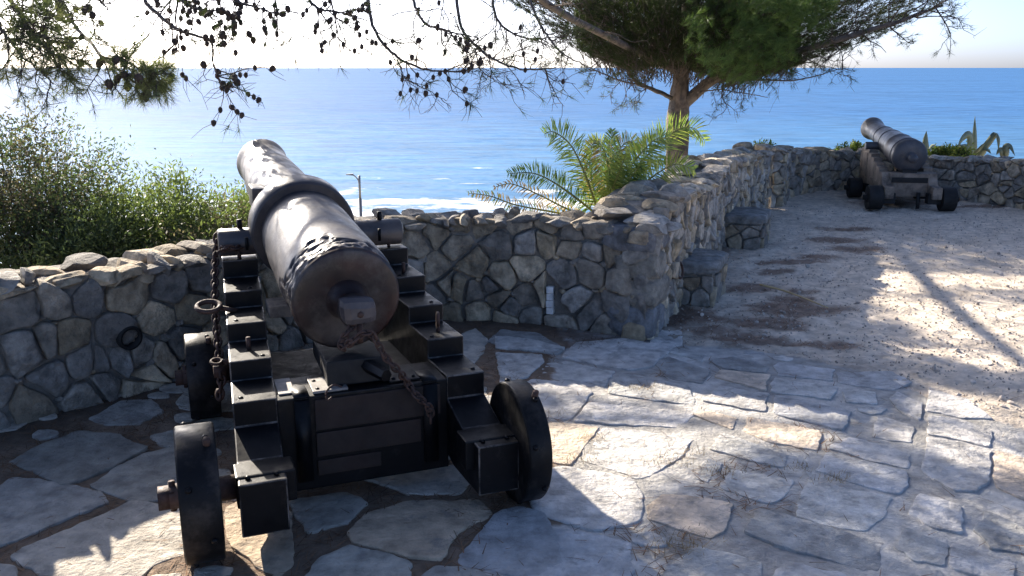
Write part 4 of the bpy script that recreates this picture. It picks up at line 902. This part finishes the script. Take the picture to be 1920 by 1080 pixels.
agave('large pale agave with one upright spike and drooping arched leaves', ab, [([(1826, 296, 12.3), (1827, 262, 12.3), (1828, 218, 12.3)], .05), ([(1820, 296, 12.2), (1818, 255, 12.1), (1806, 258, 12.0), (1795, 276, 11.9)], .055), ([(1830, 296, 12.2), (1850, 272, 12.1), (1866, 252, 12.1), (1872, 262, 12.0), (1872, 284, 12.0)], .055),
   ([(1824, 296, 12.1), (1838, 276, 11.9), (1846, 268, 11.8)], .07), ([(1818, 296, 12.3), (1796, 280, 12.3), (1780, 284, 12.3)], .06), ([(1836, 296, 12.2), (1848, 280, 12.1), (1858, 288, 12.0)], .06), ([(1822, 296, 12.0), (1812, 278, 11.9), (1800, 272, 11.9)], .06)], .42, 1)
agave('small agave with a single pale spike just right of the far cannon barrel', at(1738, 290, 12.6), [([(1737, 294, 12.6), (1735, 268, 12.6), (1737, 246, 12.6)], .06), ([(1738, 294, 12.6), (1748, 276, 13.2), (1760, 280, 13.2)], .05), ([(1738, 294, 12.6), (1728, 280, 13.2), (1726, 270, 13.2)], .05)], .42, 2)
agave('low agave with one arching leaf at the right end of the far wall', at(1885, 294, 11.8), [([(1880, 298, 11.8), (1884, 278, 11.7), (1894, 276, 11.7), (1903, 292, 11.6)], .055), ([(1884, 298, 11.8), (1876, 282, 11.7), (1868, 290, 11.7)], .05), ([(1886, 298, 11.8), (1888, 282, 11.7), (1880, 274, 11.7)], .05)], .42, 3)
SG = [(.20, .24, .05), (.26, .27, .06), (.13, .18, .05)]
def succ(label, p, size, n, seed):
    c = at(*p); shrub('succulent', label, c, size, seed, 60, n, SG, (.03, .06), .010, .9, 'creeping succulents on the far wall', .06, 'plant', zb=.40)
succ('bright yellow green creeping succulent on the far wall left of the cannon barrel', (1600, 272, 12.45), (.42, .2, .11), 2600, 71)
succ('small yellow green succulent on top of the flank wall end', (1434, 270, 11.4), (.14, .15, .10), 900, 72)
succ('yellow green succulent on the far wall just right of the cannon barrel', (1765, 280, 12.0), (.3, .2, .08), 1600, 73)
succ('pale dry looking succulent clump below the large agave', (1795, 276, 11.9), (.22, .18, .11), 1200, 74)

# street lamp beyond the wall
lx = at(676, 390, 40.0); lz = hill_z(lx[0], lx[1]); lamp = empty('street_lamp', (lx[0], lx[1], lz), 0, 'slim grey street lamp on the coast road, rising above the parapet', 'street lamp')
tz = at(677, 329, 40.0)[2] - lz; kz = at(677, 372, 40)[2] - lz
mb = MB(); tube(mb, [(0, 0, -.3), (0, 0, kz)], .075, 12); tube(mb, [(0, 0, kz), (0, 0, tz)], .055, 12); mb.build('pole', M['steel'], lamp)
mb = MB(); tube(mb, smooth_path([(-.02, 0, tz - .45), (-.06, 0, tz - .2), (-.22, 0, tz - .02), (-.30, 0, tz + .03)], 12), .028, 8); mb.build('arm', M['steel'], lamp)
mb = MB(); V = [(-.26, -.09, tz + .0), (-.26, .09, tz + .0), (-.62, .08, tz + .03), (-.62, -.08, tz + .03), (-.26, -.06, tz + .09), (-.26, .06, tz + .09), (-.60, .04, tz + .06), (-.60, -.04, tz + .06)]
mb.add(V, [(3, 2, 1, 0), (4, 5, 6, 7), (0, 1, 5, 4), (1, 2, 6, 5), (2, 3, 7, 6), (3, 0, 4, 7)]); mb.build('lamp_head', M['steel'], lamp, bevel=.01)

# ------------------------------------------------------------------ pines
class Tree:
    def __init__(s, seed): s.r = np.random.default_rng(seed); s.back = 1.9 if seed == 101 else 0; s.t = {}; s.tips = []; s.cones = []; s.main = []
    def put(s, P, R): s.t.setdefault(len(P), []).append((P, R))
    def twig(s, p, d, L, r0, lev, down=0.0, fol=.5, cone=0.0, nk=(6, 5)):
        r = s.r; k = (6, 5, 3)[lev]; P = [np.array(p)]; d = unit(d)
        for i in range(k - 1):
            d = unit(d + r.normal(0, (.22, .28, .25)[lev], 3) + np.array([0, 0, -down])); P.append(P[-1] + d * L / (k - 1))
        P = np.array(P); s.put(P, np.linspace(r0, max(r0 * .3, .0011), k))
        if lev == 2:
            if r.random() < fol: s.tips.append((P[-1], d))
            return
        for i in range(nk[lev]):
            t = r.uniform(.15, 1.0) * (k - 1); j = min(int(t), k - 2); q = P[j] + (P[j + 1] - P[j]) * (t - j); a = unit(P[j + 1] - P[j])
            dd = unit(a * .6 + unit(np.cross(a, r.normal(size=3))) * r.uniform(.5, 1.0) + np.array([0, 0, -.25 * down * 4 + .1]))
            s.twig(q, dd, L * r.uniform(.28, .55), r0 * .5, lev + 1, down, fol, cone, nk)
            if r.random() < cone: s.cones.append((q, dd))
        if r.random() < fol: s.tips.append((P[-1], d))
    def limb(s, px, r0, r1, n=0, L=(.6, 1.2), down=0.0, fol=.5, cone=0.0, lev=0, nk=(6, 5), t0=.2, raw=False, wob=.012, up=0.0):
        r = s.r; P = np.array(px, float) if raw else np.array([at(p[0], p[1], p[2] + s.back * min(1, max(0, (p[2] - 8) / 3))) for p in px]); P = smooth_path(P, 30); k = len(P)
        P = P + (fbm(P, 3, 5, 2)[:, None] - .5) * wob * 4 * np.linspace(0, 1, k)[:, None] + r.normal(0, wob * .25, P.shape)
        s.main.append((P, np.linspace(r0, r1, k)))
        for i in range(n):
            t = r.uniform(t0, 1); j = min(int(t * (k - 1)), k - 2); a = unit(P[j + 1] - P[j])
            dd = unit(a * .5 + unit(np.cross(a, r.normal(size=3))) + np.array([0, 0, up - down * 2]))
            s.twig(P[j], dd, r.uniform(*L) * (1.1 - .4 * t), min(.010, r1 * .9 + .001), lev, down, fol, cone, nk)
            if r.random() < cone: s.cones.append((P[j], dd))
        return P
    def build_wood(s, root, barkmat):
        mb = MB()
        for P, R in s.main: tube(mb, P, R, 10 if R[0] > .03 else 6)
        mb.build('branch', barkmat, root)
        mb = MB()
        for k, L in s.t.items(): tubes(mb, np.array([p for p, _ in L]), np.array([q for _, q in L]), 4 if k > 3 else 3)
        mb.build('twig', M['twig'], root)
def conemesh():
    V = ICO_V.copy(); th = np.arctan2(V[:, 1], V[:, 0]); V = V * (1 + .10 * np.sin(th * 8 + V[:, 2] * 9) * np.sin(V[:, 2] * 12 + 1))[:, None]
    V[:, :2] *= (1 - .25 * V[:, 2:3]); V = V * np.array([.0145, .0145, .021]); return V
CONE = None
def put_cones(root, lst, r, n):
    global CONE
    if CONE is None:
        mb = MB(); mb.add(conemesh(), ICO_F); o = mb.build('pine_cone', M['cone'], root); CONE = o; first = True
    else: first = False
    for i, (p, d) in enumerate(lst[:n]):
        if first and i == 0: o = CONE
        else: o = CONE.copy(); COL.objects.link(o)
        o.parent = root; o.location = Vector(p) - Vector(root.location) + Vector(d) * .02; o.rotation_euler = (r.uniform(2.2, 4.0), r.uniform(-.6, .6), r.uniform(0, 6)); q = r.uniform(.8, 1.2); o.scale = (q, q, q)
def shift(t, root):   # everything relative to the tree's base
    b = np.array(root.location)
    t.main = [(P - b, R) for P, R in t.main]
    for k in t.t: t.t[k] = [(P - b, R) for P, R in t.t[k]]
def project(P):
    d = np.asarray(P) - np.array([0, 0, H]); z = d[:, 1] * math.cos(PITCH) - d[:, 2] * math.sin(PITCH); y = d[:, 1] * math.sin(PITCH) + d[:, 2] * math.cos(PITCH)
    return 960 + F * d[:, 0] / z, 540 - F * y / z, z

T1 = Tree(101); tb = at(1266, 345, 13.1); tb = np.array([tb[0], tb[1], hill_z(tb[0], tb[1])])
pine = empty('pine_tree', tuple(tb), 0, 'large umbrella pine with a pale straight trunk and wide dark crown beyond the flank wall', 'pine tree')
b0 = at(1268, 340, 13.1)
tp = [(b0[0], b0[1], tb[2] - .2), tuple(b0), tuple(at(1270, 250, 13.1)), tuple(at(1273, 195, 13.1)), tuple(at(1277, 140, 13.1)), tuple(at(1284, 70, 13.1)), tuple(at(1292, -20, 13.1)), tuple(at(1300, -120, 13.2))]
P = smooth_path(np.array(tp), 60); k = len(P); zz = P[:, 2]; z1 = at(1273, 195, 13.1)[2]
R = np.interp(zz, [tb[2], b0[2], z1 - .15, z1 + .1, z1 + 1, z1 + 2.2], [.20, .168, .162, .137, .095, .04])
mb = MB(); lathe_r = np.random.default_rng(3)
x_, a_ = [], np.linspace(0, 2 * np.pi, 28, endpoint=False); V = []
P = resample(np.c_[P, R], .04); R = P[:, 3]; P = P[:, :3]
for p, rr_ in zip(P, R):
    ring = p + np.c_[np.cos(a_), np.sin(a_), 0 * a_] * rr_; V.append(ring)
V = np.array(V); fl = V.reshape(-1, 3); dn = (fbm(fl * np.array([1, 1, .35]), 16, 4, 4) - .5); V = V + (np.c_[np.cos(a_), np.sin(a_), 0 * a_][None] * (dn.reshape(V.shape[:2])[..., None]) * .05)
i = np.arange(len(P) - 1)[:, None] * 28; j = np.arange(28)[None]; j2 = (j + 1) % 28
cb = np.where((dn > .03)[:, None], np.array([1.4, 1.3, 1.22]), np.array([.72, .74, .78])) * np.ones((len(dn), 1)); warm = np.clip((.35 - fl[:, 2]) * 1.2, 0, 1)[:, None]; cb = cb * (1 - warm) + cb * np.array([1.2, .95, .8]) * warm
mb.add(V.reshape(-1, 3) - tb, np.stack([i + j, i + j2, i + 28 + j2, i + 28 + j], -1).reshape(-1, 4), cb); mb.build('trunk', M['bark'], pine)
# limbs
T1.limb([(1276, 200, 11.2), (1325, 158, 11.0), (1372, 130, 10.8), (1450, 108, 10.5), (1560, 78, 10.2), (1690, 38, 10.0), (1768, 10, 9.9)], .09, .012, 34, (.5, 1.0), 0, .35, .05, t0=.3)
T1.limb([(1335, 152, 11.0), (1400, 80, 11.2), (1480, 10, 11.4), (1560, -80, 11.6)], .06, .02, 22, (.6, 1.2), 0, .6)
T1.limb([(1275, 138, 11.2), (1205, 102, 10.6), (1125, 62, 9.8), (1050, 22, 9.0), (980, -25, 8.2), (850, -75, 7.2), (700, -90, 6.6), (560, -85, 6.2), (420, -70, 6.0), (260, -60, 5.8)], .050, .011, 30, (.4, .9), .05, .15, .22)
T1.limb([(1266, 188, 11.2), (1235, 172, 11.0), (1190, 150, 10.9), (1165, 118, 10.6), (1110, 98, 10.4)], .035, .008, 12, (.3, .6), 0, .15, .1)
T1.limb([(1255, 182, 11.1), (1200, 160, 10.6), (1160, 150, 10.4), (1090, 120, 10.2)], .02, .006, 10, (.25, .5), 0, .3, .1)
T1.limb([(1276, 110, 11.3), (1170, 50, 11.3), (1080, -10, 11.2), (960, -80, 11)], .05, .015, 24, (.5, 1.1), 0, .5, .1)
T1.limb([(1290, 0, 11.2), (1210, -90, 10.7), (1120, -150, 10.2)], .05, .015, 16, (.6, 1.2), 0, .8)
T1.limb([(1292, -10, 11.2), (1390, -100, 11), (1500, -160, 10.8)], .05, .015, 16, (.6, 1.2), 0, .8)
T1.limb([(1340, 150, 11), (1420, 150, 10.7), (1500, 150, 10.4), (1570, 130, 10.2)], .018, .005, 7, (.3, .6), 0, .2, .1)
T1.limb([(1300, 175, 11.1), (1350, 168, 10.8), (1400, 176, 10.6), (1440, 182, 10.4)], .012, .004, 4, (.2, .4), 0.03, .1, .3)
T1.limb([(1280, 130, 11.2), (1300, 90, 11.2), (1350, 50, 11.3), (1420, 20, 11.2), (1500, -10, 11.2)], .05, .015, 22, (.5, 1.0), 0, .9)
# cone-laden hanging branches
hang = [[(985, -25, 8.0), (1010, 40, 7.8), (1035, 80, 7.6), (1060, 105, 7.5), (1100, 120, 7.4)], [(850, -70, 6.8), (862, 40, 6.6), (890, 85, 6.4), (930, 115, 6.2), (985, 130, 6.1), (1040, 128, 6.0)],
        [(690, -90, 6.5), (692, 20, 6.3), (715, 78, 6.1), (745, 110, 6.0), (790, 128, 5.9), (850, 132, 5.8), (890, 125, 5.8)], [(560, -85, 6.2), (575, -10, 6.0), (600, 15, 5.9), (640, 25, 5.9), (690, 40, 5.9)],
        [(255, -60, 5.8), (275, 5, 5.6), (315, 42, 5.5), (350, 60, 5.4), (395, 78, 5.4), (400, 110, 5.4), (412, 150, 5.4), (438, 172, 5.4)], [(420, -70, 6.0), (440, -5, 5.8), (480, 12, 5.7), (530, 28, 5.7)],
        [(760, -85, 6.6), (775, 5, 6.4), (800, 45, 6.2), (850, 60, 6.1), (900, 70, 6.0)], [(930, -50, 7.3), (925, 15, 7.0), (950, 55, 6.9), (995, 75, 6.8), (1030, 70, 6.7)], [(300, -62, 5.8), (330, -10, 5.7), (370, 15, 5.6), (430, 20, 5.6)]]
for h in hang: T1.limb(h, .014, .004, 17, (.22, .48), .04, .22, .40, lev=1, t0=.25, wob=.010, nk=(6, 7))
T1.limb([(890, 90, 6.4), (900, 130, 6.3), (920, 150, 6.3), (950, 165, 6.3)], .006, .002, 8, (.12, .3), .06, .0, .3, lev=1, t0=.2)
T1.limb([(745, 112, 6.0), (760, 145, 6.0), (800, 165, 5.9), (840, 185, 5.9)], .006, .002, 9, (.12, .28), .06, .0, .3, lev=1, t0=.2)
LIT = [[(1690, 408), (1800, 392), (2000, 420), (2100, 470), (1720, 425)], [(1590, 512), (1640, 462), (1720, 425), (2100, 470), (2100, 700), (1860, 690), (1760, 668), (1640, 660), (1705, 630), (1695, 598), (1640, 570), (1592, 545)], [(960, 800), (1075, 742), (1110, 755), (1310, 762), (1350, 755), (1560, 800), (1570, 830), (1400, 850), (1340, 870), (1290, 900), (1220, 930), (1150, 965), (960, 960)],
       [(1620, 800), (1690, 755), (1750, 722), (1960, 760), (1990, 890), (1850, 880), (1700, 830)], [(1700, 940), (1790, 905), (2000, 1000), (2000, 1070), (1800, 1000)], [(1140, 960), (1230, 930), (1250, 960), (1160, 1000)]]
LITP = [np.array([gnd(*p) for p in q]) for q in LIT] + [np.array([(5.9, 9.9), (7.2, 9.9), (7.2, 8.4), (6.2, 8.8)]), np.array([(-1.3, 1.8), (-1.6, 3.0), (.1, 3.05), (.75, 1.3), (-.4, 1.2)])]
def lit_shadow(P):
    P = np.asarray(P, float); G_ = P[:, :2] - SDIR[:2] / SDIR[2] * P[:, 2:3]; m = np.zeros(len(P), bool)
    for q in LITP: m |= inside(G_, q)
    return m & (vnoise(G_ * np.array([.8, 2.6]), 1.0, 75) < .68)
def prune(T):
    # a canopy with openings: what stands above the picture and would close the gaps of light is left out
    def hid(P): x, y, z = project(P); return (y < -6) | (x < -20) | (x > 1940)
    for k in T.t: T.t[k] = [(P, R) for P, R in T.t[k] if not (hid(P).all() and lit_shadow(P[[0, -1]]).any())]
    for nm in ('tips', 'cones'):
        L = getattr(T, nm); P = np.array([q[0] for q in L]); bad = hid(P) & lit_shadow(P); setattr(T, nm, [q for q, b_ in zip(L, bad) if not b_])
# crown: foliage clumps in the seen part (below the frame's top edge and above it)
CROWN = np.array([(900, -30), (960, 5), (1010, 35), (1050, 70), (1110, 105), (1180, 130), (1260, 120), (1310, 135), (1390, 150), (1470, 130), (1550, 100), (1640, 70), (1710, 42), (1770, 12), (1800, -60), (1700, -190), (1450, -280), (1150, -260), (960, -150)])
r = T1.r; C = []; 
while len(C) < 15000:
    x, y = r.uniform(900, 1800), r.uniform(-280, 150)
    if not inside(np.array([[x, y]]), CROWN)[0]: continue
    Y = r.uniform(11.6, 15.0); p = at(x, y, Y)
    if vnoise(p[None], 2.1, 9)[0] + .35 * r.random() < .40 : continue
    if (x < 1080 or x > 1500) and r.random() < (.75 if x < 1080 or x > 1590 else .62): continue
    if y < -20 and (lit_shadow(p[None])[0] or r.random() < .93): continue
    C.append(p)
C = np.array(C); D = unit(np.c_[C[:, 0] - 2.3, C[:, 1] - 13.1, np.full(len(C), 1.2)] + r.normal(0, .5, (len(C), 3)))
for p, d in zip(C[:5200], D): T1.put(np.array([p - d * r.uniform(.18, .4) + r.normal(0, .05, 3), p - d * .1, p]), np.array([.006, .004, .0025]))
# the light green spray of fresh needles hanging in front of the dark crown
G = []; GPOLY = np.array([(1300, 120), (1290, 40), (1350, -30), (1460, -40), (1560, -10), (1555, 60), (1500, 85), (1480, 125), (1420, 140), (1380, 155), (1340, 140)])
while len(G) < 1000:
    x, y = r.uniform(1280, 1570), r.uniform(-45, 160)
    if not inside(np.array([[x + r.normal(0, 12), y + r.normal(0, 10)]]), GPOLY)[0]: continue
    p = at(x, y, r.uniform(10.6, 12.2))
    if vnoise(p[None], 3.2, 19)[0] + .2 * r.random() < .50: continue
    G.append(p)
G = np.array(G); GD = unit(np.c_[np.full(len(G), .5), np.full(len(G), -.4), np.full(len(G), .5)] + r.normal(0, .5, (len(G), 3)))
# canopy above the picture that throws the dappled shade seen on the terrace
ZONE = np.array([gnd(*p) for p in [(840, 596), (1010, 598), (1240, 560), (1450, 400), (1640, 400), (1800, 430), (2100, 470), (2300, 1100), (1250, 1100), (1180, 960), (1010, 760), (900, 690)]])
g = np.c_[r.uniform(ZONE[:, 0].min(), ZONE[:, 0].max(), 30000), r.uniform(ZONE[:, 1].min(), ZONE[:, 1].max(), 30000)]
ok = inside(g, ZONE)
for q in LITP: ok &= ~inside(g, q)
g = g[ok]; lit_streak = (vnoise(g * np.array([.9, 3.0]), 1.0, 71) > .70); g = g[~lit_streak]
extra = np.c_[r.uniform(2.4, 5.2, 3000), r.uniform(5.2, 9.2, 3000)]; extra = extra[inside(extra, LITP[1]) & (vnoise(extra * np.array([.55, 2.4]), 1.0, 75) > .62)]
g = np.vstack([g, extra]); g = g[(g[:, 0] > .45) | (g[:, 1] > 3.6)]; r.shuffle(g)
per_area = 210
n_c = min(len(g), 4600); g = g[:n_c]; z = r.uniform(2.9, 4.3, n_c); off = z / math.tan(SUN_EL); S = np.c_[g + np.c_[math.sin(SUN_AZ) * off, math.cos(SUN_AZ) * off], z]
px, py, dz = project(S); vis = (py > -22) & (px > -40) & (px < 1960)
z2 = np.where(vis, z + 1.3, z); off = z2 / math.tan(SUN_EL); S = np.c_[g + np.c_[math.sin(SUN_AZ) * off, math.cos(SUN_AZ) * off], z2]; px, py, dz = project(S); S = S[~((py > -22) & (px > -40) & (px < 1960))]
west = S[:, 0] < -2.2
prune(T1)
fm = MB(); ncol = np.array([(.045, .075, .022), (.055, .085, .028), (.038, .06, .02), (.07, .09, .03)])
tip = np.array([t_[0] for t_ in T1.tips]); tdd = np.array([t_[1] for t_ in T1.tips])
tufts(fm, tip - tb, tdd, 16, (.06, .11), .0016, .55, ncol[r.integers(4, size=len(tip))], r)
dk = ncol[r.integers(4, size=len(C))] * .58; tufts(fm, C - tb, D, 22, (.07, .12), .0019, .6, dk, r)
tufts(fm, G - tb, GD, 34, (.09, .15), .0019, .42, np.array([(.085, .145, .04), (.115, .175, .05), (.06, .105, .032)])[r.integers(3, size=len(G))], r)
Se = S[~west]; tufts(fm, Se - tb, unit(r.normal(0, .5, (len(Se), 3)) + [0, 0, 1]), 14, (.10, .18), .0042, .7, ncol[r.integers(4, size=len(Se))], r)
# limbs that carry the canopy
for p in [(-.5, 11.5, 3.4), (-1.5, 13.5, 3.7), (1.0, 13.5, 3.9), (-1.8, 9.8, 3.5), (3.5, 13, 3.8), (0.2, 9.0, 3.4)]:
    s_ = at(1290, -20, 13.1); m_ = (np.array(p) + s_) / 2 + np.array([0, 0, .35]); T1.limb([s_, m_, p], .045, .012, 0, raw=True)
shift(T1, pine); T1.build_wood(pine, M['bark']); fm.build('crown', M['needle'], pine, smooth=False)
vc = [c for c in T1.cones]; pp = np.array([c[0] for c in vc]); cx_, cy_, cz_ = project(pp); o = [i for i in range(len(vc)) if -10 < cx_[i] < 1930 and -5 < cy_[i] < 300]
o.sort(key=lambda i: cz_[i] + .8 * r.random()); put_cones(pine, [vc[i] for i in o], r, 100)
# further cones, past the hundred that show largest, stay one part
mb = MB(); rest = [vc[i] for i in o[100:230]]; cm = ICO1_V * np.array([.0145, .0145, .021])
for p, d in rest: mb.add(cm + np.array(p) - tb, ICO1_F)
if rest: tag(mb.build('pine_cone', M['cone'], pine), kind='stuff')

T2 = Tree(202); t2b = np.array([-7.4, 9.6, hill_z(-7.4, 9.6)])
pine2 = empty('pine_tree', tuple(t2b), 0, 'pine with sparse sunlit sprays of needles reaching in at the top left corner', 'pine tree')
tp2 = smooth_path(np.array([t2b - [0, 0, .2], [-7.3, 9.5, .5], [-7.0, 9.4, 2.2], [-6.9, 9.3, 3.6], [-6.8, 9.2, 4.6]]), 30); T2.main.append((tp2, np.linspace(.2, .06, len(tp2))))
j0 = [-7.0, 9.4, 2.3]
T2.limb([j0, tuple(at(-260, -120, 6.6)), tuple(at(-120, -80, 5.2)), tuple(at(60, -75, 4.35))], .07, .02, 10, (.4, .8), .03, .8, .1, raw=True)
T2.limb([j0, (-5.5, 10, 3.4), (-4.2, 10.5, 3.8), (-2.6, 10.8, 4.0)], .07, .02, 10, (.5, .9), 0, .8, raw=True)
T2.limb([(-6.9, 9.3, 3.4), (-5.6, 8.6, 3.7), (-4.2, 8.0, 3.6), (-3.0, 8.2, 3.5)], .06, .02, 10, (.5, .9), 0, .8, raw=True)
n0 = len(T2.tips)
T2.limb([(95, -70, 4.35), (105, 0, 5.15), (140, 50, 5.05), (180, 95, 4.10), (222, 135, 4.10), (262, 172, 4.10)], .014, .004, 26, (.15, .33), .03, .75, .12, lev=1, t0=.1, nk=(6, 8))
T2.limb([(205, 110, 4.10), (235, 118, 4.10), (265, 135, 4.10), (295, 165, 4.10)], .006, .003, 22, (.10, .18), .03, .95, .03, lev=1, t0=.2, nk=(6, 9))
T2.limb([(-30, -60, 4.26), (20, 0, 4.18), (50, 45, 4.10), (80, 85, 4.10), (120, 120, 4.10)], .014, .004, 34, (.17, .36), .02, .9, .06, lev=1, t0=.1, nk=(6, 8))
T2.limb([(-30, 0, 4.10), (10, 60, 4.02), (50, 110, 4.02), (100, 155, 4.02)], .01, .003, 22, (.15, .30), .03, .8, .06, lev=1, t0=.1, nk=(6, 8))
T2.limb([(150, -60, 4.35), (175, -10, 4.26), (200, 25, 4.18)], .01, .003, 10, (.13, .25), .03, .3, .2, lev=1, t0=.3)
prune(T2); r = T2.r; fm = MB(); tip = np.array([t_[0] for t_ in T2.tips]); tdd = np.array([t_[1] for t_ in T2.tips])
tufts(fm, tip - t2b, tdd, 22, (.04, .075), .0010, .6, np.array([(.16, .19, .08), (.19, .20, .09), (.13, .16, .07)])[r.integers(3, size=len(tip))], r)
Sw = S[west]; tufts(fm, Sw - t2b, unit(r.normal(0, .5, (len(Sw), 3)) + [0, 0, 1]), 14, (.10, .18), .0042, .7, ncol[r.integers(4, size=len(Sw))], r)
vc = T2.cones; shift(T2, pine2); T2.build_wood(pine2, M['bark']); fm.build('crown', M['needle'], pine2, smooth=False)
pp = np.array([c[0] for c in vc]); cx_, cy_, cz_ = project(pp); o = [i for i in range(len(vc)) if -10 < cx_[i] < 600 and -5 < cy_[i] < 300]; put_cones(pine2, [vc[i] for i in o], r, 40)
